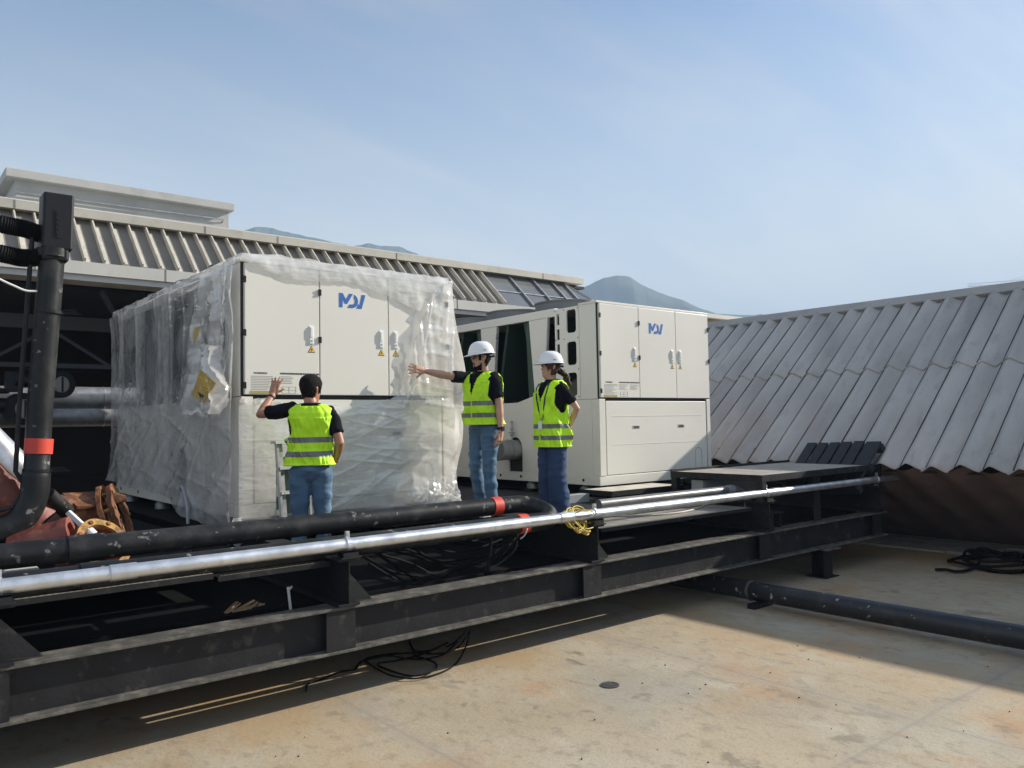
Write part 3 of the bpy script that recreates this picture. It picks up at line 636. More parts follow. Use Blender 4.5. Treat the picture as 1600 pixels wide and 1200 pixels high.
    for yc in (YF+1.145, YF+2.29, YF+3.43):
        for s_ in (-1, 1):
            m = MB(); m.bar((x0+UW/2, yc+s_*.12, ZS), (x0+UW/2, yc+s_*.36, ZT-.118), .055, UW-.12, (0, 1, 0)) if False else m.obox((x0+UW/2, yc+s_*.25, (ZS+ZT-.118)/2), (UW/2-.07, 0, 0), Vector((0, s_*.13, (ZT-.118-ZS)/2)), (0, .028, 0))
            m.build('coil', M['coil'], r)
        m = MB()
        m.prism([(yc+.108, ZS+.02), (yc+.30, ZS+.055), (yc+.345, ZT-.13), (yc+.218, ZT-.13)], 'X', x0+.06, x0+.075); m.build('coil_plate', M['coilside'], r)
    m = MB(); m.box(x0+.35, x1-.05, YF+.82, YR-.06, ZS-.01, ZS+.03); m.box(x0+1.1, x0+1.14, YF+.82, YR-.06, ZS, ZT-.14); m.build('bay_tray', M['gap'], r)
    m = MB(); m.prism([(YF+.80, ZS-.004), (YF+1.04, ZS-.004), (YF+1.04, ZS+.02), (YF+.80, ZS+.05)], 'X', x0+.004, x0+.03); m.build('tray_edge', M['cream2'], r); m = MB()
    m.prism([(YF+1.25, ZS-.004), (YF+1.62, ZS-.004), (YF+1.62, ZS-.001), (YF+1.25, ZS+.085)], 'X', x0+.0, x0+.028); m.build('tray_edge', M['cream2'], r)
    # fans on top
    for y in (YF+1.2, YF+2.35, YF+3.5):
        for x in (x0+.62, x1-.62):
            m = MB(); m.ring((x, y, ZT+.07), (0, 0, 1), .47, .44, .16, 36); m.ring((x, y, ZT+.15), (0, 0, 1), .485, .44, .02, 36); f_ = m.build('fan_cowl', mat('fan_grey', (.14, .145, .15), .5) if 'fan_grey' not in bpy.data.materials else bpy.data.materials['fan_grey'], r, smooth=35)
            m = MB(); m.tube([(x, y, ZT), (x, y, ZT+.1)], .12, 16)
            for k in range(5):
                a = 2*math.pi*k/5; m.obox((x+.27*math.cos(a), y+.27*math.sin(a), ZT+.06), (.16*math.cos(a), .16*math.sin(a), 0), (-.07*math.sin(a), .07*math.cos(a), .03), (0, 0, .004))
            m.build('fan_blades', M['blackpl'], f_)
    m = MB()
    for x in (x0+.08, x1-.5): m.tube(spline([(x, YF+.16, ZT+.008), (x+.005, YF+.15, ZT+.05), (x+.03, YF+.15, ZT+.055), (x+.04, YF+.16, ZT+.008)], 5), .008, 6)
    m.build('lifting_eye', M['chrome'], r)
    # front doors
    seams = [x0+.03, x0+.787, x0+1.568, x1-.012]
    yd = YF-.022
    for k in range(3):
        a, b = seams[k]+.005, seams[k+1]-.005
        m = MB(); m.box(a, b, yd, YF+.018, ZS+.015, ZT-.028); d = m.build('door', M['cream2'], r, bevel=.005)
        hx = a+.0 if k < 2 else b
        for z in ((3.36, 2.86, 2.37) if k == 0 else (3.30, 2.83)):
            m = MB(); m.box(hx-.016, hx+.010, yd-.014, yd, z-.03, z+.03); m.box(hx-.02, hx+.0, yd-.018, yd-.006, z+.008, z+.028); m.box(hx-.02, hx, yd-.018, yd-.006, z-.028, z-.008); m.build('hinge', M['blackpl'], d)
        lx = b-.085 if k < 2 else a+.08
        m = MB(); m.box(lx-.026, lx+.026, yd-.004, yd, 2.775, 2.965); m.box(lx-.020, lx+.020, yd-.013, yd-.004, 2.785, 2.955); m.box(lx-.013, lx+.008, yd-.020, yd-.013, 2.85, 2.945); h = m.build('handle', M['whitepl'], d, bevel=.003)
        m = MB(); m.tube([(lx, yd-.016, 2.815), (lx, yd-.013, 2.815)], .009, 10); m.build('lock', M['greyink'], h)
        tri_label(d, lx+.002, 2.70, yd)
        if k == 0:
            text_mesh('WARNING', .027, a+.085, 2.478, yd-.001, d, 'notice_heading', M['ink'])
            m = MB()
            for (xa, w) in ((.345, .20), (.56, .17)):
                x = a+xa
                while x < a+xa+w: ww = rnd.uniform(.008, .02); m.box(x, x+ww, yd-.002, yd, 2.480, 2.496); x += ww+.005
            m.build('notice_heading', M['ink'], d)
            m = MB()
            for (xa, w, n_) in ((.06, .26, 11), (.345, .18, 5), (.56, .17, 5)):
                for j in range(n_):
                    z = 2.455-j*.0155; ww = w*rnd.uniform(.55, 1); m.box(a+xa, a+xa+ww, yd-.002, yd, z, z+.005)
            for j in range(3): m.box(a+.36, a+.50, yd-.002, yd, 2.30+j*.03, 2.302+j*.03); m.box(a+.36+j*.07, a+.362+j*.07, yd-.002, yd, 2.30, 2.362)
            m.build('notice_text', M['greyink'], d)
            m = MB(); m.box(a+.04, a+.29, yd-.003, yd, 2.30, 2.335) if False else m.box(a+.05, a+.30, yd-.003, yd, 2.292, 2.318); m.build('plate_label', mat('gold_label', (.42, .33, .12), .5) if 'gold_label' not in bpy.data.materials else bpy.data.materials['gold_label'], d)
        if k == 1:
            m = MB(); logo(m, seams[1]+.215, 3.318, .00118, yd-.003); m.build('logo', M['blue'], d)
    # backing behind door gaps
    m = MB(); m.box(x0+.01, x1-.01, YF+.012, YF+.0195, ZS-.0, ZT-.021); m.build('cabinet_gap', M['gap'], r)
    # lower front: corner posts and one big recessed panel
    for xa, xb in ((x0+.004, x0+.115), (x1-.085, x1-.004)):
        m = MB(); m.box(xa, xb, YF-.012, YF-.0005, zl, ZS-.004); m.build('corner_post', M['cream'], r, bevel=.004)
    m = MB(); m.box(x0+.135, x1-.095, YF-.006, YF+.09, zl+.006, ZS-.03); p = m.build('access_panel', M['cream2'], r, bevel=.004)
    m = MB(); m.box(x0+.116, x1-.086, YF+.02, YF+.095, zl-.0, ZS-.002); m.build('panel_gap', M['gap'], r)
    m = MB()
    for z in (ZS-.235, ZB+.52): m.box(x0+.24, x1-.20, YF-.0085, YF-.005, z, z+.007)
    m.build('press_line', M['cream'], p)
    for xx in (.64, 1.59):
        m = MB(); m.box(x0+xx, x0+xx+.14, YF-.010, YF-.006, ZS-.40, ZS-.358); m.build('latch', M['chan'], p)
        m = MB(); m.box(x0+xx+.02, x0+xx+.12, YF-.013, YF-.010, ZS-.392, ZS-.368); m.build('latch_slot', M['gap'], p)
    m = MB(); c = (x0+UW-.30, zl+.23); pts = [(c[0]-.075, zl+.02)]+[(c[0]-.075*math.cos(R(a)), c[1]+.075*math.sin(R(a))) for a in range(0, 181, 15)]+[(c[0]+.075, zl+.02)]
    m.tube([(p_[0], YF-.007, p_[1]) for p_ in pts], .004, 5); m.build('knockout', M['greyink'], p)
    return r
U1, U2 = 2.75, 7.445
chiller(U1, 'large cream cooling unit on the left wrapped in torn clear film, its upper doors bare', 'cooling units', False)
chiller(U2, 'unwrapped cream cooling unit on the right showing dark green coils along its side', 'cooling units')
# ================================================================== FILM round the left unit
def film():
    x0, x1 = U1, U1+UW
    m = MB()
    def rg(a, b, s, an, fl, fw):     # sharp creases running along angle an
        ca, sa = math.cos(an), math.sin(an); q = fbm(((a*ca+b*sa)*fl, (-a*sa+b*ca)*fw, s), 2); return max(0, 1-abs(q)*2.6)**4
    def ws(a, b, s, k=1):   # diagonal tension folds
        return k*(.020*fbm((a*.7+b*.6, b*.9-a*.4, s), 2)+.010*math.sin((a*1.0+b*1.6)*6+3*fbm((a, b, s+5), 2))*(.2+.9*abs(fbm((a*.8, b*.8, s+9), 2)))+.0022*fbm((a*9, b*7, s), 2))
    # left flank
    def left(u, v):
        y = YF-.02+u*(YR-YF+.04); zb = 1.05+.16*max(0, min(1, (u-.30)/.12))+.10*u+.02*fbm((u*9, 0, 1)); z = zb+(3.57-zb)*v
        lowk = max(0, min(1, (2.5-z)/.5)); x = x0-.03-max(0, .045+ws(y, z, 1, 1.1)+.017*rg(y, z, 2, -.62, .5, 2.6)*(.35+.65*lowk)+.012*rg(y, z, 12, .15, .45, 3.2)*lowk+.016*rg(y, z, 22, 1.5, .4, 2.2)*(1-lowk))*(1 if v < .97 else .5)-.05*math.exp(-v*9)
        return (x, y, z)
    m.grid(left, 260, 170)
    # over the top, lumpy at the edge
    def top(u, v):
        y = YF-.015+v*(YR-YF+.07); x = x0-.04+u*(UW+.09)
        return (x, y, 3.60+.045*abs(fbm((x*2.2, y*1.9, 3)))*(1 if u < .95 else .3)+.02*fbm((x*6, y*5, 3))-.045*(u < .01 or u > .99))
    m.grid(top, 40, 80)
    # front skirt with the ragged upper edge that climbs to the top-right corner
    key = [(x0-.03, 2.24), (3.0, 2.25), (3.25, 2.16), (3.6, 2.19), (3.95, 2.17), (4.2, 2.22), (4.40, 2.28), (4.50, 2.45), (4.56, 2.66), (4.64, 2.95), (4.74, 3.18), (4.86, 3.40), (4.96, 3.52), (x1+.04, 3.56)]
    def zt(x):
        for (a, b), (c, d) in zip(key, key[1:]):
            if x <= c: t = (x-a)/(c-a); return b+(d-b)*t
        return key[-1][1]
    def front(u, v):
        x = x0-.03+u*(UW+.075); top_ = zt(x)+.015*fbm((x*14, 0, 2)); zb = 1.065+.015*fbm((x*6, 1, 2))
        z = zb+(top_-zb)*v; cr_ = math.exp(-((x-5.0)/.28)**2)*math.exp(-((z-1.15)/.17)**2)
        loose = .05*max(0, min(1, (z-2.2)/.5))*math.exp(-((x-4.6)/.22)**2)
        y = YF-.03-max(0, .012+.5*ws(x*1.2, z*1.6, 7)+.012*rg(x, z, 5, -.12, .7, 4)*max(.15, min(1, (x-3.6)/.8))+.006*rg(x, z, 15, .5, .6, 3)+.018*rg(x, z, 25, 1.35, .5, 4)*(z > 2.2)+.016*abs(math.sin(z*9+1.3*math.sin(x*2.5)+x*1.5))*(z < 2.25)*max(0, min(1, (x-3.9)/.5)))-.12*cr_*(.5+abs(fbm((x*9, z*11, 4), 4))*1.6)-loose*(.4+.6*math.sin(x*26+z*4)**2)
        return (x, y, z)
    m.grid(front, 220, 170)
    # swag hanging from the top edge
    sk = [(x0+.0, 3.53), (x0+.12, 3.50), (3.1, 3.42), (3.35, 3.395), (3.6, 3.405), (3.8, 3.43), (4.0, 3.41), (4.25, 3.34), (4.5, 3.26), (4.64, 3.20), (4.70, 3.19), (4.8, 3.32), (4.9, 3.36), (x1, 3.35)]
    def zl_(x):
        for (a, b), (c, d) in zip(sk, sk[1:]):
            if x <= c: return b+(d-b)*(x-a)/(c-a)
        return sk[-1][1]
    def swag(u, v):
        x = x0+u*UW; a = zl_(x)+.008*fbm((x*20, 0, 5)); z = 3.60+(a-3.60)*v
        return (x, YF-.035-.015*math.sin(v*2.5)-.012*fbm((x*7, z*6, 8), 3), z)
    m.grid(swag, 120, 12)
    # right flank, billowing away from the corner
    def right(u, v):
        y = YF-.03+u*(YR-YF); zb = 1.10+.25*u+.1*(u > .03)*abs(fbm((y*2, 0, 3))); z = zb+(3.58-zb)*v
        bl = .30*math.exp(-((z-2.45)/.62)**2)*math.exp(-((y-YF-.25)/.45)**2)
        tail = .22*math.exp(-((z-1.75)/.25)**2)*math.exp(-((y-YF-.45)/.4)**2)
        x = x1+.035+max(0, bl+tail+.05*fbm((y*2.4, z*1.5, 12), 3)*(1-math.exp(-u*30))+.02*math.sin(y*22+z*3)*math.exp(-((y-YF-.3)/.5)**2))
        return (x, y, z)
    m.grid(right, 140, 110)
    # loose lap hanging in front of the left flank by the corner, with the shiny torn tail
    def lap(u, v):
        y = YF+.02+1.30*u*(.55+.45*min(1, 1.4*v))+.05*fbm((v*5, u*2, 1)); zb = 2.20-.10*math.sin(u*math.pi)+.09*fbm((u*7, 2, 2)); z = 3.50+(zb-3.50)*v
        x = x0-.10-.05*v-.055*math.sin(u*15+3.2*v+2*fbm((u*2, v*3, 4)))*(.3+.7*v)-.03*fbm((y*5, z*4, 6), 4)
        return (x, y, z)
    m.grid(lap, 70, 60)
    def tail(u, v):
        y = YF-.03+.30*u+.06*math.sin(v*7); z = 2.72-.62*v+.05*u; x = x0-.20-.07*math.sin(u*9+v*6)-.04*fbm((u*8, v*9, 3), 4)
        return (x, y, z)
    m.grid(tail, 24, 36)
    # little knots of film at the bottom corners
    for (cx, cy, cz, s_) in ((x0-.05, YF-.05, 1.04, .10), (x1+.02, YF-.08, 1.12, .13), (x1-.2, YF-.1, 1.1, .12)):
        def knot(u, v):
            a = 2*math.pi*u; rr = s_*(.35+.65*v)*(1+.5*fbm((u*6, v*5, cx), 3)); return (cx+rr*math.cos(a)*.8, cy+rr*math.sin(a)*.5, cz+.12*(1-v)-.10*v*(1+.6*fbm((u*7, 1, cy))))
        m.grid(knot, 22, 8)
    o = m.build('plastic_wrap', M['film'], smooth=0, fix=False)
    o.data.materials.append(M['film2'])
    for k in range(260*170): o.data.polygons[k].material_index = 1
    tag(o, 'torn clear packing film draped over the left cream unit, milky and creased', 'plastic film')
    # yellow stickers on the film
    def sticker(poly, X, mk):
        mm = MB(); pts = [on('X', X, *p) for p in poly]; mm.prism([(p.y, p.z) for p in pts], 'X', X-.004, X); s = mm.build('hazard_sticker', M['ochre'], o)
        if mk:
            c = [on('X', X, *p) for p in ((310, 612), (320, 618), (315, 626))]; mm = MB(); mm.prism([(p.y, p.z) for p in c], 'X', X-.006, X-.004); mm.build('symbol', M['ink'], s)
            mm = MB()
            for k in range(4):
                a, b = on('X', X, 313+k*3, 588+k*7), on('X', X, 326+k*1.5, 597+k*5.5); mm.bar((X-.005, a.y, a.z), (X-.005, b.y, b.z), .004, .012, (1, 0, 0))
            mm.build('printing', M['yellow'], s)
    sticker([(313, 577), (338, 598), (318, 630), (300, 617)], x0-.265, True)
    sticker([(304, 512), (313, 511), (309, 526), (303, 538), (302, 525)], x0-.25, False)
    # thin drain hose looping under the hem
    a = on('X', x0-.09, 281, 764); h = spline([a, a+Vector((-.01, -.12, .02)), on('X', x0-.16, 292, 790), on('X', x0-.18, 294, 826), on('X', x0-.18, 296, 850)], 8)
    t = MB(); t.tube(h, .016, 8); tag(t.build('drain_hose', M['hose'], smooth=0), 'thin grey hose hanging out under the hem of the film on the left unit', 'hose')
film()
# ================================================================== STEEL PLATFORM
def ibeam(m, ax, a0, a1, c, z0, z1, w, tf=.018, tw=.012):
    """rolled section along X or Y: two flanges and a web, c = centre line on the other axis"""
    def b(p0, p1, q0, q1, za, zb):
        if ax == 'X': m.box(p0, p1, q0, q1, za, zb)
        else: m.box(q0, q1, p0, p1, za, zb)
    b(a0, a1, c-w/2, c+w/2, z0, z0+tf); b(a0, a1, c-w/2, c+w/2, z1-tf, z1); b(a0, a1, c-tw/2, c+tw/2, z0+tf, z1-tf)
YB = 5.25
LZ0, LZ1, UZ1 = .36, .685, 1.025
XU = [-2.4, .69, 2.83, 5.36, 8.13, 10.75]
def long_beam(yf, label):
    r = thing('long_beam', label, 'steel beam', (5, yf, LZ0), 'long platform beams')
    m = MB(); tf = .02; yc = yf+.10
    m.box(-6, 10.9, yc-.006, yc+.006, LZ0+tf, LZ1-tf); m.build('web', M['iron2'], r)
    for z in (LZ0, LZ1-tf):
        m = MB(); m.box(-6, 10.9, yf, yf+.2, z, z+tf); m.build('flange', M['flange'], r, bevel=.003)
    for x in XU[1:]:
        m = MB(); m.box(x-.235, x-.008, yf+.012, yf+.024, LZ0+tf, LZ1-tf); m.box(x-.012, x, yf+.024, yf+.094, LZ0+tf, LZ1-tf); m.build('stiffener_plate', M['iron2'], r)
    return r
long_beam(YB, 'long black I-beam along the front of the platform with dusty flanges and stiffener plates')
long_beam(9.2, 'long black I-beam at the back of the platform underneath the two cream units')
def cross_beam(x, label):
    r = thing('cross_beam', label, 'steel beam', (x, 8, LZ1), 'cross beams on the long beams')
    m = MB(); ibeam(m, 'Y', YB-.02, 12.2, x-.07, LZ1+.003, UZ1, .17); m.build('beam', M['iron'], r, bevel=.002)
    m = MB(); m.prism([(x-.064, LZ1+.02), (x+.17, LZ1+.004), (x+.15, LZ1+.03), (x-.05, UZ1-.08), (x-.064, UZ1-.05)], 'Y', YB+.085, YB+.097); m.build('gusset', M['iron2'], r)
    m = MB(); m.box(x-.14, x+.02, YB-.04, YB+.12, UZ1+.002, UZ1+.012); m.box(x-.12, x-.0, YB-.03, YB-.02, UZ1+.012, UZ1+.055); m.box(x-.12, x-.0, YB+.06, YB+.07, UZ1+.012, UZ1+.055); m.box(x-.12, x, YB-.03, YB+.07, UZ1+.045, UZ1+.055)
    m.build('channel_bracket', M['iron2'], r)
    return r
tags = ['leftmost cross beam, cut off by the left edge of the photo', 'cross beam end with a triangular gusset at the lower left edge of the picture', 'cross beam end with a triangular gusset in front of the man in the raised arm pose', 'cross beam end under the yellow-green wire coil', 'cross beam end under the near corner of the raised walkway', 'last cross beam at the right end of the platform by the corrugated roof']
for x, l_ in list(zip(XU, tags))[1:]: cross_beam(x, l_)
for (x, l_) in ((9.35, 'short black column under the right part of the front beam, with a square cap plate'),):
    r = thing('stub_column', l_, 'column', (x, YB+.1, 0), 'stub columns')
    m = MB(); ibeam(m, 'X', 0, 0, 0, 0, 0, 0) if False else None
    m.box(x-.1, x+.1, YB+.02, YB+.036, .012, LZ0-.02); m.box(x-.1, x+.1, YB+.17, YB+.186, .012, LZ0-.02); m.box(x-.008, x+.008, YB+.036, YB+.17, .012, LZ0-.02); m.build('shaft', M['iron'], r)
    m = MB(); m.box(x-.15, x+.17, YB-.06, YB+.24, LZ0-.02, LZ0-.002); m.build('cap_plate', M['flange'], r); m = MB(); m.box(x-.15, x+.15, YB-.04, YB+.24, .001, .012); m.build('base_plate', M['iron'], r)
def slab(name, label, cat, mt, *bx, bev=.003, grp=None):
    m = MB(); m.box(*bx); o = m.build(name, mt, bevel=bev); tag(o, label, cat, grp); return o
slab('added_dark_deck', 'black sheet added between the long beams to darken the gap under the units', 'deck plate', M['dark'], -6, 10.8, YB+.38, 12.4, LZ1-.05, LZ1-.01)  # added sheet, blocks light and stands in for the dark under the platform
slab('floor_plate', 'dark floor plate under the two standing people in hard hats, between the units', 'deck plate', M['iron2'], 5.32, 8.02, 6.05, 11.5, .985, .999)
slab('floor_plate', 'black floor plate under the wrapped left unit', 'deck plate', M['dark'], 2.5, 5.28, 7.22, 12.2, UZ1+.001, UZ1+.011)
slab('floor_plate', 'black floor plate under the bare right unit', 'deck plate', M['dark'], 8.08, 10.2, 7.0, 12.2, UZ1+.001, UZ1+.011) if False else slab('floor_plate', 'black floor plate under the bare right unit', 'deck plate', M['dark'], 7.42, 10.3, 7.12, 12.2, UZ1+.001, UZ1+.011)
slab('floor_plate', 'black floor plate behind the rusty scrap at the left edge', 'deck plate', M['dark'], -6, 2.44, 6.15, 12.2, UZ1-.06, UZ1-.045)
def plank(label, x0, x1, y0, y1, z):
    r = thing('checker_plank', label, 'walkway plank', ((x0+x1)/2, (y0+y1)/2, z), 'checker plate planks')
    m = MB(); m.box(x0, x1, y0, y1, z-.006, z); m.build('tread', M['plate'], r)
    m = MB(); m.box(x0, x1, y0-.005, y0, z-.035, z+.001); m.build('edge', M['iron2'], r); m = MB(); m.box(x0, x1, y1, y1+.005, z-.035, z+.001); m.build('edge', M['iron2'], r)
plank('checker plate walkway plank under the silver pipe at the left', -5, 1.86, 5.42, 5.80, 1.014)
plank('dark plank in shadow under the silver pipe left of the gusset', 1.9, 2.72, 5.45, 5.8, .985)
plank('tan checker plate plank behind the black pipe bend at the seated shoes of the bearded man', 3.4, 5.25, 5.98, 6.35, .992) if False else plank('tan checker plate plank at the feet of the bearded man', 3.6, 5.25, 6.02, 6.50, .992)
plank('checker plate plank right of the wire coil under the silver pipe', 5.46, 7.9, 5.36, 5.9, .965)
# grating shelf in front of the right unit
r = thing('grating_step', 'low steel step with a pale grating top in front of the right unit', 'step', (7.3, 6.9, 1.0))
m = MB(); m.box(7.0, 8.3, 6.66, 7.18, 1.12, 1.135); gt_ = mat('pale_grating', (.58, .54, .45), .6, 0, var=.2, vs=6); add_wave(gt_, 'X', 12, .4, .01); m.build('grating', gt_, r)
m = MB(); m.box(6.99, 8.31, 6.64, 6.66, 1.08, 1.14); m.box(6.97, 6.99, 6.64, 7.2, 1.08, 1.14)
for x in (7.0, 7.5, 8.24): m.box(x, x+.05, 6.65, 6.7, .99, 1.08)
m.build('frame', M['iron'], r); m = MB(); m.box(6.3, 6.95, 7.0, 7.12, 1.0, 1.10); tag(m.build('spacer_box', M['box'], bevel=.004), 'pale grey block under the near corner of the right unit', 'block')
# raised walkway at the right
def raised():
    x0, x1, y0, y1, zt = 7.96, 10.78, 5.25, 6.57, 1.327
    r = thing('raised_walkway', 'raised black steel walkway on posts in front of the corrugated roof', 'walkway', (9.3, 5.9, 1.03))
    m = MB(); m.box(x0+.02, x1-.02, y0+.02, y1-.02, zt-.015, zt-.002); t_ = mat('walkway_grating', (.36, .33, .28), .7, 0, var=.2, vs=5, dirt=((.16, .145, .12), 6, .5, .7, .6)); add_wave(t_, 'X', 12, .4, .01); m.build('tread', t_, r)
    m = MB(); h = .072
    m.box(x0, x1, y0, y0+.02, zt-h, zt+.004); m.box(x0, x1, y1-.02, y1, zt-h, zt+.03); m.box(x0, x0+.02, y0+.02, y1-.02, zt-h, zt+.004); m.box(x1-.02, x1, y0+.02, y1-.02, zt-h, zt+.004); m.build('edge_frame', M['iron2'], r, bevel=.002)
    m = MB()
    for k in range(9): m.tube([(x0+.2+k*.3, y0-.004, zt-.045), (x0+.2+k*.3, y0, zt-.045)], .011, 8)
    for k in range(3): m.tube([(x0-.004, y0+.25+k*.4, zt-.03), (x0, y0+.25+k*.4, zt-.03)], .010, 8)
    m.build('bolt_hole', M['gap'], r)
    for x in (x0+.005, x1-.085):
        for y in (y0+.005, y1-.085):
            m = MB(); m.box(x, x+.008, y, y+.08, UZ1+.0, zt-h); m.box(x+.006, x+.08, y-.002, y+.006, UZ1+.001, zt-h-.001); m.build('post', M['iron2'], r)
    m = MB(); m.box(9.25, 9.40, y0+.12, y0+.135, LZ1, zt-h) ; m.build('post', M['iron2'], r)
raised()
r = thing('enclosure', 'grey electrical enclosure under the raised walkway', 'enclosure', (8.5, 6.1, 1.02))
m = MB(); m.box(8.0, 9.25, 6.10, 6.28, 1.03, 1.235); m.build('case', M['box'], r, bevel=.008); m = MB(); m.box(8.04, 9.21, 6.09, 6.10, 1.05, 1.215); m.build('lid', M['box'], r, bevel=.004)
r = thing('clamp_bracket', 'small steel bracket on the front beam under the raised walkway', 'bracket', (8.35, 5.4, .69))
m = MB(); m.box(8.2, 8.5, 5.33, 5.5, .86, .875); m.box(8.22, 8.24, 5.35, 5.48, .69, .86); m.box(8.46, 8.48, 5.35, 5.48, .69, .86); m.tube([(8.34, 5.4, .69), (8.34, 5.4, .85)], .03, 10); m.tube([(8.28, 5.38, .69), (8.28, 5.38, .8)], .018, 8); m.build('frame', M['iron2'], r)
# leaning pallet on the corrugated roof
def pallet():
    r = thing('pallet', 'black wooden pallet lying on the corrugated roof behind the raised walkway', 'pallet', (11, 6.2, 1.4))
    p0 = RP+RN*.20
    a, b = onplane(p0, RN, 1262, 693), onplane(p0, RN, 1380, 690); n = 6
    sdn = -RS.normalized()*.95; wd = (b-a)
    for k in range(n):
        f0, f1 = k/n+.012*(k > 0), (k+1)/n-.018; 
        if k == n-1: f0 = .80
        if k < n-1: f0, f1 = k*.158+.005, k*.158+.135
        c = a+wd*(f0+f1)/2+sdn*.5+RS.normalized()*.012*rnd.uniform(-1, 1)
        m = MB(); m.obox(c, wd*(f1-f0)/2, sdn*.5, RN*.018); m.build('board', M['wood'], r, bevel=.004)
    m = MB()
    for q in (.06, .5, .94): m.obox(a+wd*.5+sdn*q-RN*.07, wd*.5, sdn.normalized()*.045, RN*.05)
    m.build('bearer', M['wood'], r, bevel=.004)
pallet()
# ================================================================== PIPES
def band(m, c, r_, ax, w): m.ring(c, ax, r_*1.06, r_*.9, w, 24)
# silver pipe on the front brackets
def silver():
    y, z, rr = YB+.03, 1.122, .044
    r = thing('silver_pipe', 'long bright galvanised pipe running along the front of the platform', 'pipe', (4, y, z))
    m = MB(); m.tube([(-5, y, z), (1.25, y, z), (4.95, y, z), (7.9, y, z), (11.3, y, z+.0)], rr, 20); m.build('tube', M['galv'], r, smooth=40)
    for x in (1.27, 4.93, 8.25, -2.4):
        m = MB(); m.tube([(x-.075, y, z), (x+.075, y, z)], rr*1.13, 20); m.build('coupling', M['galv'], r, smooth=35)
    for x in XU[1:]:
        m = MB(); m.ring((x-.06, y, z), (1, 0, 0), rr*1.2, rr*.98, .035, 20); m.box(x-.075, x-.045, y-.012, y+.012, z+rr, z+rr+.05); m.box(x-.075, x-.045, y-.05, y+.05, UZ1+.012, UZ1+.05); m.tube([(x-.06, y-.02, z+rr+.03), (x-.06, y+.02, z+rr+.03)], .009, 6)
        m.build('clamp', M['galv'], r)
    m = MB(); m.tube(spline([(11.3, y, z), (11.4, y+.02, z), (11.5, y+.1, z-.01)], 5), rr*1.15, 16); m.build('fitting', M['galvd'], r, smooth=40)
silver()
def silver2():
    a, b = on('Y', 5.62, 935, 787), on('Y', 5.62, 1143, 766); z = (a.z+b.z)/2
    M['dullp'] = mat('dull_grey_pipe', (.16, .16, .16), .42, .4, var=.2, vs=7)
    r = thing('grey_pipe', 'shorter dull grey pipe behind the long silver one, bending down by the raised walkway', 'pipe', a)
    m = MB(); m.tube([(a.x, 5.62, z), (b.x, 5.62, z)]+spline([(b.x+.06, 5.62, z+.0), (b.x+.16, 5.60, z-.02), (b.x+.2, 5.56, z-.1), (b.x+.2, 5.55, z-.25)], 5), .048, 18); m.build('tube', M['dullp'], r, smooth=40)
    m = MB(); m.tube([(b.x-.1, 5.62, z), (b.x+.02, 5.62, z)], .055, 18); m.build('coupling', M['galvd'], r, smooth=35)
silver2()
PA = Vector((0, 5.9, 1.205)); PBz = 1.075; RB = .082
def black_pipes():
    r = thing('black_pipe', 'thick scuffed black pipe along the platform, doubling back in a bend at its right end', 'pipe', (3, 5.8, 1.2))
    xe = 4.85; yb = 5.52
    arc = []
    for k in range(0, 19):
        a = R(180*k/18); cy = (5.9+yb)/2; cz = (PA.z+PBz)/2; ry = (5.9-yb)/2
        arc.append((xe+ry*1.15*math.sin(a), cy+ry*math.cos(a), cz+(PA.z-PBz)/2*math.cos(a)))
    m = MB(); m.tube([(-5, 5.9, PA.z), (.5, 5.9, PA.z), (3, 5.9, PA.z)]+arc+[(3, yb, PBz), (-5, yb, PBz)], RB, 24); m.build('tube', M['pipe'], r, smooth=40)
    for x, y, z in ((1.19, 5.9, PA.z), (1.19, yb, PBz)):
        m = MB(); m.tube([(x-.11, y, z), (x+.11, y, z)], RB*1.12, 24); m.build('coupling', M['pipe'], r, smooth=35)
    for x, y, z in ((4.62, 5.9, PA.z), (4.62, yb, PBz)):
        m = MB(); band(m, (x, y, z), RB, (1, 0, 0), .10); m.build('red_band', M['red'], r, smooth=40)
    for x in (1.9, 4.05): 
        m = MB(); m.box(x-.03, x+.03, 5.45, 5.96, .99, 1.0); m.box(x-.02, x+.02, 5.88, 5.92, 1.0, PA.z-RB+.01); m.build('pipe_rest', M['iron'], r)
black_pipes()
def ground_pipe():
    r = thing('floor_pipe', 'thick black pipe with chipped paint lying across the roof deck at the right', 'pipe', (7.45, 3, .1))
    m = MB(); pts = [(7.40+.004*(5-y)**1, y, .15) for y in (6.8, 5.9, 5.6, 4, 2.5, 1, -1)]; m.tube(pts, .098, 24); m.build('tube', mat('chipped_pipe_paint', (.016, .017, .02), .4, var=.3, vs=4, dirt=((.45, .42, .39), 14, .615, .65, .85), dirt2=((.07, .065, .06), 5, .5, .75, .6), bump=.1, bs=18), r, smooth=40)
    m = MB(); m.ring((7.398, 5.05, .15), (0, 1, 0), .106, .09, .03, 24); m.build('weld_collar', M['flange'], r, smooth=35)
    for y in (4.9, 1.6): m = MB(); m.box(7.22, 7.56, y, y+.09, 0.001, .05); m.build('rest', M['iron'], r)
ground_pipe()
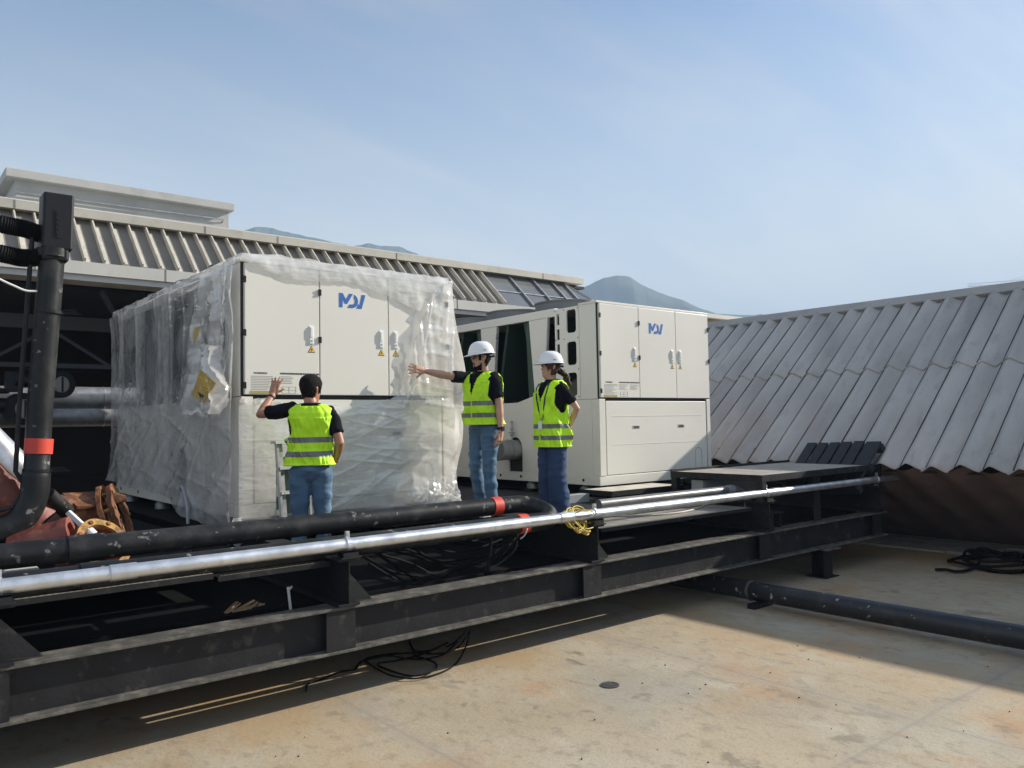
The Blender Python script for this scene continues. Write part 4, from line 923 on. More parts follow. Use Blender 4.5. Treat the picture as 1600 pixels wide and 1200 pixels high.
# left riser
def riser():
    yp = 6.45
    top, mid, low = on('Y', yp, 82, 392), on('Y', yp, 62, 640), on('Y', yp, 57, 735)
    r = thing('riser_pipe', 'tall black riser pipe at the left edge with red band and sweeping foot bend', 'pipe', low)
    pts = [top, mid, low]+spline([low, on('Y', yp, 52, 778), on('Y', yp, 32, 812), on('Y', yp, -10, 832), on('Y', yp, -60, 840), on('Y', yp, -420, 872)], 8)[1:]
    rr = .082; m = MB(); m.tube(pts, [rr]*3+[rr*1.12]*(len(pts)-3), 24); m.build('tube', M['pipe'], r, smooth=40)
    m = MB(); d = (mid-top).normalized(); c = on('Y', yp, 60.5, 697); band(m, c, rr*1.03, d, .105); m.build('red_band', M['red'], r, smooth=40)
    m = MB(); o_ = Vector((-.125, .0, 0)); m.tube([top+o_+Vector((0, 0, .1)), mid+o_, low+o_, on('Y', yp, 40, 762), on('Y', yp, 20, 792), on('Y', yp, -30, 806)], .016, 8); m.build('side_conduit', M['iron2'], r, smooth=40)
    for py in (488, 735):
        c = on('Y', yp, 76 if py < 600 else 58, py); m = MB(); m.ring(c, d, rr*1.12, rr*.98, .022, 24)
        for k in range(3): m.bar(c+Vector((.08, -.05, .012-.012*k)), c+Vector((.15+.02*k, -.08, .02-.014*k)), .009, .006)
        m.build('strap', M['blackpl'], r)
    m = MB(); m.ring(top+Vector((0, 0, -.02)), (0, 0, 1), .105, .08, .06, 24); m.build('collar', M['pipe'], r, smooth=35)
    # junction fitting on top
    b = thing('conduit_fitting', 'black square conduit fitting capping the riser pipe at the left', 'conduit fitting', top)
    t0, t1 = on('Y', yp, 86, 393), on('Y', yp, 89, 306); ax = (t1-t0)/2
    m = MB(); m.obox((t0+t1)/2, ax*1.0, (.098, 0, 0), (0, .09, 0)); m.obox(t0+Vector((-.01, 0, -.02)), (.085, 0, 0), (0, .085, 0), (0, 0, .06)); m.build('case', M['blackpl'], b, bevel=.016)
    m = MB(); c = (t0+t1)/2+Vector((-.0, -.092, -.02)); m.obox(c, (.018, 0, .002), (0, .004, 0), (-.004, 0, .10))
    m.build('badge', M['iron2'], b)
    m = MB()
    for k in range(5): m.obox(c+Vector((0, -.005, -.075+k*.036)), (.010, 0, 0), (0, .002, 0), (0, 0, .010))
    m.build('badge_mark', M['blackpl'], b)
    # hoses
    for i, (pts_, rr2, lab) in enumerate(((((63, 366), (40, 358), (10, 352), (-60, 338), (-150, 335), (-290, 350)), .062, 'upper ribbed black hose entering the fitting at the left edge'), (((60, 402), (35, 403), (10, 398), (-60, 384), (-160, 380), (-290, 392)), .062, 'lower ribbed black hose curving in from the left edge'))):
        P_ = spline([on('Y', yp+.02, *p) for p in pts_], 22); rs = [rr2*(1+.05*math.cos(k*math.pi)) for k in range(len(P_))]
        m = MB(); m.tube(P_, rs, 16); h = m.build('ribbed_hose', M['rubber'], smooth=20); tag(h, lab, 'hose', 'ribbed hoses')
    m = MB(); m.tube(spline([on('Y', yp-.05, *p) for p in ((58, 455), (40, 454), (18, 445), (-40, 420), (-160, 385), (-290, 370))], 8), .008, 6); tag(m.build('thin_cable', M['whitepl'], smooth=0), 'thin pale cable sagging in from the left edge to the riser pipe', 'cable')
riser()
# insulated pipes and valves in the bay behind
def bay_pipes():
    for i, (py, rr, lab) in enumerate(((624, .17, 'upper silver clad pipe in the dark bay'), (650, .15, 'lower silver clad pipe in the dark bay'))):
        a, b = on('Y', 12.6, 84, py), on('Y', 12.6, 260, py-1); a.z = b.z = (a.z+b.z)/2
        r = thing('clad_pipe', lab, 'pipe', a, 'silver clad pipes')
        m = MB(); m.tube([(a.x-4, 12.6, a.z), (b.x+3, 12.6, b.z)], rr, 24); m.build('cladding', M['galvd'], r, smooth=40)
        for q_ in (.62, -1): m = MB(); m.ring((a.x+q_, 12.6, a.z), (1, 0, 0), rr*1.02, rr*.9, .02, 24); m.build('seam', M['galv'], r, smooth=40)
    for px, py, s_, lab in ((92, 601, 1.0, 'dark butterfly valve with a round pale dial above the clad pipe'), (34, 639, 1.15, 'dark valve with a round pale dial at the left edge behind the riser')):
        c = on('Y', 12.1, px, py); r = thing('valve', lab, 'valve', c, 'valves in the bay'); q = .18*s_
        m = MB(); m.ring(c, (-.3, 1, 0), q, q*.62, .16, 24); m.tube([c+Vector((-.5, .05, .05)), c+Vector((.05, .05, .03))], .09*s_, 12); m.tube([c+Vector((-.28, 0, .0)), c+Vector((-.28, 0, .22))], .035, 8); m.lathe([(.13, .20), (.15, .22), (.15, .25), (.02, .28)], c+Vector((-.28, 0, 0)), 16); m.box(c.x-.6, c.x-.42, c.y, c.y+.2, c.z-.1, c.z+.16); m.build('body', M['iron'], r, smooth=35)
        m = MB(); m.tube([c+Vector((0.02, -.05, 0)), c+Vector((.03, -.07, 0))], q*.6, 20); m.build('dial', mat('dull_dial', (.28, .26, .22), .6, var=.1, vs=8) if 'dull_dial' not in bpy.data.materials else bpy.data.materials['dull_dial'], r)
        m = MB(); m.obox(c+Vector((.03, -.075, 0)), (.012, 0, 0), (0, .006, 0), (0, 0, q*.55)); m.build('pointer', M['iron'], r)
bay_pipes()
# ================================================================== SCRAP at the left
def scrap():
    def rough(m, amt, fq):
        for i, v in enumerate(m.v):
            m.v[i] = v+Vector((fbm((v.x*fq, v.y*fq, v.z*fq)), fbm((v.y*fq, v.z*fq, v.x*fq+3)), fbm((v.z*fq, v.x*fq, v.y*fq+7))))*amt
    y = 6.75
    a, b = on('Y', y, -30, 735), on('Y', y, 34, 800)
    r = thing('peeled_pipe', 'slanting old pipe at the left edge, grey jacket above and flaking red paint below', 'pipe', a)
    d = (b-a); m = MB(); m.tube([a-d*.6+Vector((0, .1, 0)), a+d*.5, b+d*.3], .20, 24); rough(m, .01, 9); m.build('pipe_body', M['redox'], r, smooth=40)
    m = MB(); q = Vector((.11, -.06, .12)); m.tube([a-d*.6+q+Vector((0, .1, 0)), a+d*.45+q, b+q-d*.25], .115, 20); m.build('jacket', M['galv'], r, smooth=40)
    # broken red pipe end
    c0, c1 = on('Y', 6.4, 36, 858), on('Y', 6.4, 82, 838)
    r = thing('red_pipe_stub', 'short red painted pipe stub with rusty rim lying by the riser bend', 'pipe', c0)
    m = MB(); dd = (c1-c0)+Vector((.05, -.1, 0)); m.tube([c0-dd*.2, c0+dd*.5, c0+dd*1.1], .125, 20); m.ring(c0+dd*1.12, dd, .13, .09, .06, 20); rough(m, .008, 12); m.build('shell', M['redox'], r, smooth=35)
    # flanges
    def flange(px, py, yy, R_, r_, h, ax, lab, mt, tubelen=0):
        c = on('Y', yy, px, py); t = thing('rusty_flange', lab, 'flange', c, 'rusty flanges')
        m = MB(); m.ring(c, ax, R_, r_, h, 32); rough(m, .006, 14); f = m.build('ring', mt, t, smooth=35)
        ax = Vector(ax).normalized(); u = ax.cross(Vector((0, 0, 1))).normalized(); w = ax.cross(u)
        for k in range(8):
            m = MB()
            a_ = 2*math.pi*k/8+.2; p = c+(u*math.cos(a_)+w*math.sin(a_))*(R_*.5+r_*.5); m.tube([p-ax*(h*.5+.012), p+ax*(h*.5+.012)], .016, 6); m.build('bolt', M['rust'], t)
        if tubelen:
            m = MB(); m.ring(c+ax*tubelen/2, ax, r_*1.12, r_*.98, tubelen, 28); rough(m, .008, 12); m.build('neck', M['redox'], t, smooth=35)
    flange(90, 824, 6.75, .24, .125, .07, (.45, -1, .35), 'dark rusty flange with a wide hole, leaning behind the black pipe', M['rust'], 0)
    flange(160, 852, 6.35, .205, .155, .05, (.5, -1, .75), 'yellow rusted flange ring half hidden behind the black pipe', M['rusty'], -.28)
    # corroded casing
    c = on('Y', 7.0, 148, 822); r = thing('corroded_casing', 'large corroded pump casing of brown rust with broken flange webs beside the wrapped unit', 'scrap metal', c)
    ax = (CR*.90+_f*.30+CU*.32).normalized(); K = .74; u_ = ax.cross(Vector((0, 0, 1))).normalized(); w_ = ax.cross(u_)
    m = MB(); m.lathe([(q*K, z*K) for q, z in [(.12, -.46), (.22, -.44), (.28, -.30), (.31, -.10), (.32, .08), (.33, .17), (.22, .172), (.20, .0)]], c, 36, 1, .92, ax=ax); rough(m, .012, 11); m.build('shell', M['rust'], r, smooth=45)
    for k, (o_, R_) in enumerate(((.17*K, .385*K), (.27*K, .37*K))):
        m = MB(); m.ring(c+ax*o_, ax, R_, .235*K, .035, 40); rough(m, .012, 13); m.build('flange_ring', M['rust'], r, smooth=35)
    for k in range(9):
        a_ = 2*math.pi*k/9+.3; q = c+ax*.215*K+(u_*math.cos(a_)+w_*math.sin(a_))*.32*K; m = MB(); m.tube([q-ax*.07, q+ax*.07], .015, 6); m.build('bolt', M['rusty'], r)
    m = MB(); A, B = on('Y', 6.9, 108, 783), on('Y', 6.95, 166, 779); m.bar(A, B, .30, .022, (0, -.3, 1)); rough(m, .008, 9); m.build('plate', M['rust'], r)
    m = MB(); A, B = on('Y', 6.85, 166, 786), on('Y', 6.85, 195, 779); m.tube([A, (A+B)/2+Vector((0, 0, .02)), B], [.04, .045, .03], 9); rough(m, .012, 20); m.build('nozzle', M['rust'], r, smooth=40)
    m = MB(); A, B = on('Y', 6.6, 74, 772), on('Y', 6.7, 105, 800); m.tube([A, B], .055, 14); m.tube([A-Vector((.03, 0, -.02)), A], .03, 10); tag(m.build('black_cylinder', M['pipe'], smooth=35), 'stubby black cylinder lying on the rusty scrap by the riser', 'cylinder')
    m = MB(); A, B = on('Y', 6.5, 106, 800), on('Y', 6.4, 142, 833); m.bar(A, B, .035, .035); m.ring(B, (B-A), .035, .02, .05, 14); tag(m.build('white_stick', M['white'], bevel=.004), 'white plastic strip lying across the rusty flanges', 'strip')
    m = MB(); m.box(*sorted((on('Y', 6.1, 5, 860).x, on('Y', 6.1, 60, 860).x)), 6.05, 6.3, .985, 1.09); tag(m.build('grey_block', M['conc'], bevel=.01), 'grey block behind the black pipe at the left edge', 'block')
scrap()
# small things in the beam bay
m = MB(); A, B = on('Y', 5.6, 454, 952), on('Y', 5.6, 450, 917); m.tube([A, B], .011, 8); m.tube([B+Vector((0, 0, -.03)), B+Vector((.03, 0, .0))], .007, 6); tag(m.build('white_peg', M['white']), 'short white plastic peg standing on the front beam', 'peg')
m = MB()
for k in range(9):
    a = on('Y', 5.55, 352+k*5, 958-1.2*k); m.bar(a, a+Vector((rnd.uniform(.05, .14), rnd.uniform(-.05, .05), rnd.uniform(0, .06))), .03, .008)
tag(m.build('debris', M['paper']), kind='stuff')
m = MB()
for pts in (((390, 957), (402, 945), (411, 927)), ((424, 952), (436, 945), (446, 938))): m.tube(spline([on('Y', 5.5, *p) for p in pts], 6), .004, 5)
tag(m.build('bent_wire', M['rubber']), 'bent wire ends sticking up behind the front beam by the white peg', 'wire')
# galvanised upright beside the man on the left
def upright():
    y = 6.93; a0, a1 = on('Y', y, 441, 822), on('Y', y, 432, 693)
    r = thing('metal_upright', 'scuffed pale metal ladder frame standing against the wrapped unit beside the man on the left', 'ladder', a0)
    m = MB(); m.bar(a0, a1, .02, .05, (0, 1, 0)); m.bar(a0+Vector((.035, .02, 0)), a1+Vector((.035, .02, 0)), .05, .012, (0, 1, 0)); m.build('stile', M['chan'], r)
    m = MB(); w = Vector((.30, .05, 0)); m.bar(a0+w, a1+w, .02, .05, (0, 1, 0)); m.build('stile', M['chan'], r)
    m = MB(); m.obox(a1+w/2+Vector((0, 0, .01)), w/2+Vector((.03, 0, 0)), (0, .06, 0), (0, 0, .012)); m.build('top_step', M['chan'], r)
    for k in (.3, .6): m = MB(); p = a1.lerp(a0, k); m.obox(p+w/2, w/2, (0, .04, 0), (0, 0, .012)); m.build('step', M['chan'], r)
    m = MB(); m.obox(a1.lerp(a0, .52)+w*.45+Vector((0, .09, 0)), w*.42, (0, .006, 0), (0, 0, .26)); tag(m.build('board', M['greenb']), 'sage green board leaning behind the metal ladder frame', 'board')
upright()
# ================================================================== CABLES
def cable(name, label, cat, paths, rr, mt, grp=None):
    m = MB()
    for p in paths: m.tube(spline(p, 7), rr, 6)
    o = m.build(name, mt, smooth=0); tag(o, label, cat, grp); return o
# slack bundle under the pipes
cabs = [((585, 858), (620, 882), (668, 896), (705, 888), (752, 872), (800, 838)), ((572, 872), (600, 888), (640, 912), (680, 908), (716, 890), (770, 868), (810, 834)), ((620, 852), (660, 868), (700, 880), (745, 880), (790, 858), (815, 832)), ((590, 866), (630, 894), (672, 915), (712, 905), (748, 890), (790, 862)), ((580, 862), (640, 880), (700, 905), (760, 890), (800, 862), (812, 835)), ((568, 870), (610, 892), (650, 900), (690, 902), (740, 878), (800, 850)), ((575, 880), (620, 905), (660, 920), (700, 900), (760, 880), (805, 840)), ((640, 850), (680, 875), (730, 872), (780, 862), (812, 830)), ((660, 846), (700, 862), (740, 858), (790, 842)), ((600, 858), (650, 870), (720, 893), (770, 885), (806, 850)), ((690, 842), (730, 852), (780, 848), (830, 838))]
for k, c in enumerate(cabs):
    yy = 5.62+.05*k
    cable('slack_cable', 'slack black cable sagging in the gap between the two cross beams in the middle', 'cable', [[on('Y', yy, *p)+Vector((0, .03*math.sin(i*2+k), 0)) for i, p in enumerate(c)]], .011, M['rubber'], 'slack cables under the pipes')
cable('hanging_cord', 'straight black cord hanging down behind the silver pipe to the front beam', 'cord', [[on('Y', 5.5, 767, 832), on('Y', 5.5, 766, 860), on('Y', 5.5, 762, 898)]], .014, M['rubber'])
cable('tie_end', 'loose pale tie end below the red bands of the black pipe', 'tie', [[on('Y', 5.4, 824, 826), on('Y', 5.4, 820, 836), on('Y', 5.4, 813, 842)]], .006, M['chan'])
# loops on the roof deck below the beam
loops = [((735, 985), (728, 1010), (714, 1035), (690, 1052), (650, 1060), (610, 1055), (580, 1040), (572, 1030), (600, 1024), (650, 1030), (690, 1025), (715, 1003)), ((735, 985), (715, 1012), (690, 1022), (640, 1020), (600, 1025), (565, 1035), (556, 1045), (575, 1028), (620, 1020)), ((728, 988), (700, 1010), (655, 1018), (643, 1010), (640, 1002), (648, 1022), (660, 1030)), ((700, 1004), (660, 1022), (620, 1032), (590, 1040), (640, 1056), (676, 1048), (680, 1036), (650, 1026)), ((556, 1046), (530, 1050), (505, 1062), (482, 1068), (478, 1080))]
cable('cable_loop', 'tangled loop of thin black cable lying on the deck under the front beam', 'cable', [[(lambda q: Vector((q.x, q.y, max(.008, q.z))))(on('Z', .012+.012*math.sin(i*1.7+k*2), *p)) if i > 0 or k > 2 else on('Y', 5.3, *p) for i, p in enumerate(l)] for k, l in enumerate(loops)], .007, M['rubber'])
# yellow-green wire coil
def wire_coil():
    c = on('Y', 5.30, 905, 808); paths = []
    for k in range(9):
        ry, rz = rnd.uniform(.08, .15), rnd.uniform(.05, .095); ph = rnd.uniform(0, 6); tx = rnd.uniform(-.09, .09)
        paths.append([c+Vector((tx+ry*math.cos(a)+.01*math.sin(3*a+ph), (.075+.012*k/2)*math.sin(a+.4), -.03+rz*1.35*math.sin(a)+.015*math.sin(2*a+ph))) for a in [ph+2*math.pi*i/14 for i in range(15)]])
    paths.append([c+Vector((-.1, -.03, .03)), c+Vector((-.05, -.08, .07)), c+Vector((.05, -.09, .06)), c+Vector((.12, -.07, .03))])
    cable('wire_coil', 'tangled coil of yellow-green earth wire hung over the silver pipe', 'wire coil', paths, .006, M['ygwire'])
wire_coil()
cable('pale_cable', 'thin pale cord lying on the plank right of the wire coil', 'cord', [[on('Z', .975, *p) for p in ((935, 806), (990, 806), (1040, 803), (1080, 797), (1110, 786))]], .010, M['capc'])
# black hose coil by the right wall
def hose_coil():
    c = on('Z', 0, 1560, 886); paths = []
    for k in range(7):
        r0 = .52-.055*k; cx = rnd.uniform(-.12, .12); cy = rnd.uniform(-.1, .1); z = .035+.025*k
        paths.append([c+Vector((cx+r0*math.cos(a)*(1+.1*math.sin(2*a+k)), cy+r0*1.05*math.sin(a), z+.02*math.sin(3*a+k))) for a in [2*math.pi*i/16 for i in range(17)]])
    paths.append([on('Z', .03, *p) for p in ((1530, 880), (1515, 890), (1495, 893), (1478, 890), (1462, 890))])
    cable('hose_coil', 'heap of coiled black hose on the deck in front of the corrugated roof', 'hose', paths, .019, M['rubber'])
hose_coil()
# floor drain
c = on('Z', 0, 953, 1071); r = thing('floor_drain', 'small round dark drain cover set in the sunlit roof deck', 'drain', c)
m = MB(); m.ring(c+Vector((0, 0, .003)), (0, 0, 1), .072, .060, .008, 24); m.build('rim', M['flange'], r)
m = MB()
for k in range(6): w = math.sqrt(max(0, .06**2-(-.05+k*.02)**2)); m.box(c.x-w, c.x+w, c.y-.05+k*.02-.005, c.y-.05+k*.02+.005, .002, .007)
m.build('grate', M['flange'], r); m = MB(); m.tube([c+Vector((0, 0, .0005)), c+Vector((0, 0, .0015))], .06, 20); m.build('pit', M['gap'], r)
m = MB()   # grit and leaf scraps
for k in range(45):
    p = on('Z', 0, rnd.uniform(250, 1590), rnd.uniform(1000, 1195))
    if p.y > 5.0: continue
    s_ = rnd.uniform(.002, .007); a = rnd.uniform(0, 3.1); ca, sa = math.cos(a), math.sin(a)
    m.obox(p+Vector((0, 0, .004)), (s_*ca, s_*sa, 0), (-s_*.4*sa, s_*.4*ca, 0), (0, 0, .003))
tag(m.build('grit', M['rubber']), kind='stuff')
# ================================================================== PEOPLE
M['skin_t'] = mat('tan_skin', (.40, .20, .125), .5, var=.08, vs=9, spec=.4)
M['skin_l'] = mat('light_skin', (.52, .30, .21), .5, var=.08, vs=9, spec=.4)
M['hair_b'] = mat('black_hair', (.009, .0075, .007), .8, spec=.15, var=.4, vs=40, bump=.5, bs=120)
M['hair_r'] = mat('dark_brown_hair', (.045, .02, .012), .5, var=.4, vs=40, bump=.5, bs=90)
M['shirt'] = mat('black_cotton', (.0055, .0065, .011), .95, var=.2, vs=5, spec=.15)
M['vest'] = mat('lime_vest_cloth', (.52, .90, .012), .65, var=.10, vs=5, bump=.6, bs=7)
M['vtrim'] = mat('yellow_vest_trim', (.66, .88, .06), .6)
M['strip'] = mat('grey_reflective_tape', (.17, .18, .18), .5, .1, var=.06, vs=10)
M['jean'] = mat('blue_denim', (.075, .145, .235), .85, var=.22, vs=5, dirt=((.19, .28, .37), 4, .52, .75, .6), bump=.25, bs=16)
M['jeand'] = mat('dark_denim', (.020, .045, .11), .85, var=.2, vs=5, dirt=((.06, .09, .16), 4, .55, .75, .5), bump=.25, bs=16)
M['helmet'] = mat('white_hard_hat', (.80, .81, .82), .28)
M['shoe'] = mat('white_trainer', (.55, .55, .54), .6)
M['shoeb'] = mat('blue_trainer', (.03, .08, .30), .6)
M['lens'] = mat('dark_spectacles', (.02, .018, .018), .3)
M['card'] = mat('white_card', (.75, .77, .80), .4)
M['lanyard'] = mat('navy_lanyard', (.015, .02, .09), .6)
def remeshed(mb, name, mt, parent, vox, smooth_it=4, wr=0, wf=(9, 9, 26), seed=0):
    o = mb.build('tmp', None, None)
    bm = bmesh.new(); bm.from_mesh(o.data); bmesh.ops.recalc_face_normals(bm, faces=bm.faces); bm.to_mesh(o.data); bm.free()
    md = o.modifiers.new('r', 'REMESH'); md.mode = 'VOXEL'; md.voxel_size = vox
    ms = o.modifiers.new('s', 'SMOOTH'); ms.iterations = smooth_it; ms.factor = .5
    bpy.context.view_layer.update()
    me = bpy.data.meshes.new_from_object(o.evaluated_get(bpy.context.evaluated_depsgraph_get())); bpy.data.objects.remove(o)
    me.name = name
    if wr:
        ns = [v.normal.copy() for v in me.vertices]
        for v, n_ in zip(me.vertices, ns):
            c = v.co; a = fbm((c.x*wf[0]+seed, c.y*wf[1], c.z*wf[2]), 3); v.co = c+n_*wr*(a if a > 0 else a*.6)
    for p in me.polygons: p.use_smooth = True
    me.materials.clear(); me.materials.append(mt)
    o = bpy.data.objects.new(name, me); COL.objects.link(o); o.parent = parent; return o
def limb(m, pts, rs, n=14): m.tube([Vector(p) for p in pts], rs, n, True, True)
def ellip(m, c, r_, n=18):
    m.lathe([(max(1e-4, math.sin(math.pi*k/10)), -math.cos(math.pi*k/10)) for k in range(11)], (0, 0, 0), n)
    k0 = len(m.v)-11*n
    for i in range(k0, len(m.v)): v = m.v[i]; m.v[i] = Vector((c[0]+v.x*r_[0], c[1]+v.y*r_[1], c[2]+v.z*r_[2]))
SEC = [(.70, .168, .12, -.01), (.78, .167, .119, -.01), (.90, .172, .125, -.01), (1.0, .163, .118, 0), (1.10, .157, .112, .005), (1.22, .170, .118, .005), (1.33, .182, .122, 0), (1.40, .180, .112, -.008), (1.44, .150, .095, -.012), (1.475, .10, .075, -.015), (1.50, .066, .062, -.015), (1.52, .058, .058, -.012)]
def torso_pt(th, z, off, k=(1, 1)):
    for (a, b) in zip(SEC, SEC[1:]):
        if z <= b[0]:
            t = max(0, (z-a[0])/(b[0]-a[0])); t = t*t*(3-2*t)*.4+t*.6; rx, ry, cy = [a[i]+(b[i]-a[i])*t for i in (1, 2, 3)]; break
    else: rx, ry, cy = SEC[-1][1:]
    c, s = math.cos(th), math.sin(th); e = .82
    return Vector(((rx*k[0]+off)*math.copysign(abs(c)**e, c), cy+(ry*k[1]+off)*math.copysign(abs(s)**e, s), z))
HS = [(-.03, .045, .050, .046), (-.012, .066, .046, .046), (.0, .078, .046, .042), (.012, .084, .050, .050), (.03, .086, .056, .056), (.05, .086, .066, .062), (.07, .085, .078, .067), (.095, .084, .090, .071), (.115, .079, .098, .073), (.135, .086, .102, .075), (.16, .086, .104, .076), (.185, .077, .099, .072), (.208, .058, .082, .060), (.224, .034, .052, .040), (.232, .008, .012, .01)]
def head_pt(th, z, off=0, face=True):
    """th measured from straight ahead"""
    for a, b in zip(HS, HS[1:]):
        if z <= b[0]:
            t = max(0, (z-a[0])/(b[0]-a[0])); f, bk, w = [a[i]+(b[i]-a[i])*t for i in (1, 2, 3)]; break
    else: f, bk, w = HS[-1][1:]
    s, c = math.sin(th), math.cos(th)
    y = (f if c > 0 else bk)*math.copysign(abs(c)**.92, c); x = w*math.copysign(abs(s)**.92, s)
    if face:
        g_ = lambda q, s_: math.exp(-(q/s_)**2)
        nose = .026*g_(th, .17)*(max(0, min(1, (z-.062)/.010))*max(0, min(1, (.128-z)/.058)))
        y += nose + .006*g_(th, .42)*(g_(z-.050, .006)+.9*g_(z-.036, .007)) - .004*g_(th, .4)*g_(z-.043, .004)
        y -= .008*(g_(th-.42, .2)+g_(th+.42, .2))*g_(z-.113, .011); y += .004*g_(th, .7)*g_(z-.133, .008)
        y += .006*g_(th, .35)*g_(z-.006, .012)
    v = Vector((x, y, z)); 
    if off: d = Vector((x, y, (z-.1)*.7)).normalized(); v += d*off
    return v
def head_mesh(m, T, scale=1.0):
    n, rows = 48, 44; vs = []
    for j in range(rows+1):
        z = -.03+.262*j/rows
        vs += [T @ (head_pt(2*math.pi*k/n, z)*scale) for k in range(n)]
    fs = [(j*n+k, j*n+(k+1) % n, (j+1)*n+(k+1) % n, (j+1)*n+k) for j in range(rows) for k in range(n)]
    fs += [tuple(range(n))[::-1], tuple(rows*n+k for k in range(n))]; m.add(vs, fs)
    for s_ in (-1, 1):
        p = [T @ Vector((s_*(.073+.012*q), -.012-.012*q, z)) for q, z in ((0, .085), (.5, .098), (.9, .118), (.6, .132))]
        m.tube(p, [.009, .012, .013, .009], 8, True, True)
def hand(m, W_, fwd, palm_n, spread=.12, curl=.15, sc=1.0, right=True):
    """palm and five fingers; fwd = towards the fingertips, palm_n = out of the palm"""
    fwd = Vector(fwd).normalized(); pn = Vector(palm_n); pn = (pn-fwd*pn.dot(fwd)).normalized(); sd = fwd.cross(pn)*(1 if right else -1)  # towards the thumb
    W_ = Vector(W_); L = .088*sc
    m.obox(W_+fwd*L*.52, fwd*L*.50, sd*.037*sc, pn*.012*sc)
    m.tube([W_-fwd*.015, W_+fwd*.03*sc, W_+fwd*L*.9], [.024*sc, .023*sc, .016*sc], 10, True, True)
    for k, (o_, ln, r_) in enumerate(((.030, .070, .0092), (.010, .079, .0098), (-.010, .073, .0094), (-.029, .057, .0084))):
        a = spread*(1.5-k)*.8; d = (fwd*math.cos(a)+sd*math.sin(a)).normalized(); p = W_+fwd*L*.93+sd*o_*sc; pts = [p-fwd*.02, p]; cdir = d; bend = curl*(1+.15*k)
        for q in (.45, .30, .25):
            cdir = (cdir*math.cos(bend)+pn*math.sin(bend)).normalized(); p = p+cdir*ln*q*sc; pts.append(p)
        limb(m, pts, [r_*sc*1.05, r_*sc*1.05, r_*sc, r_*sc*.93, r_*sc*.8], 8)
    b0 = W_+fwd*.022*sc+sd*.026*sc; a = .75+spread; d = (fwd*math.cos(a)+sd*math.sin(a)+pn*.25).normalized(); d2 = (d+fwd*.35).normalized()
    limb(m, [b0-sd*.012, b0, b0+d*.036*sc, b0+d*.036*sc+d2*.028*sc], [.015*sc, .0135*sc, .0115*sc, .009*sc], 8)
def ik(a, c, l1, l2, hint):
    a, c = Vector(a), Vector(c); d = c-a; L = min(d.length, (l1+l2)*.999); u = d.normalized(); c = a+u*L
    x = (l1*l1-l2*l2+L*L)/(2*L); h = math.sqrt(max(0, l1*l1-x*x)); hv = Vector(hint); hv = (hv-u*hv.dot(u)).normalized(); return a+u*x+hv*h, c
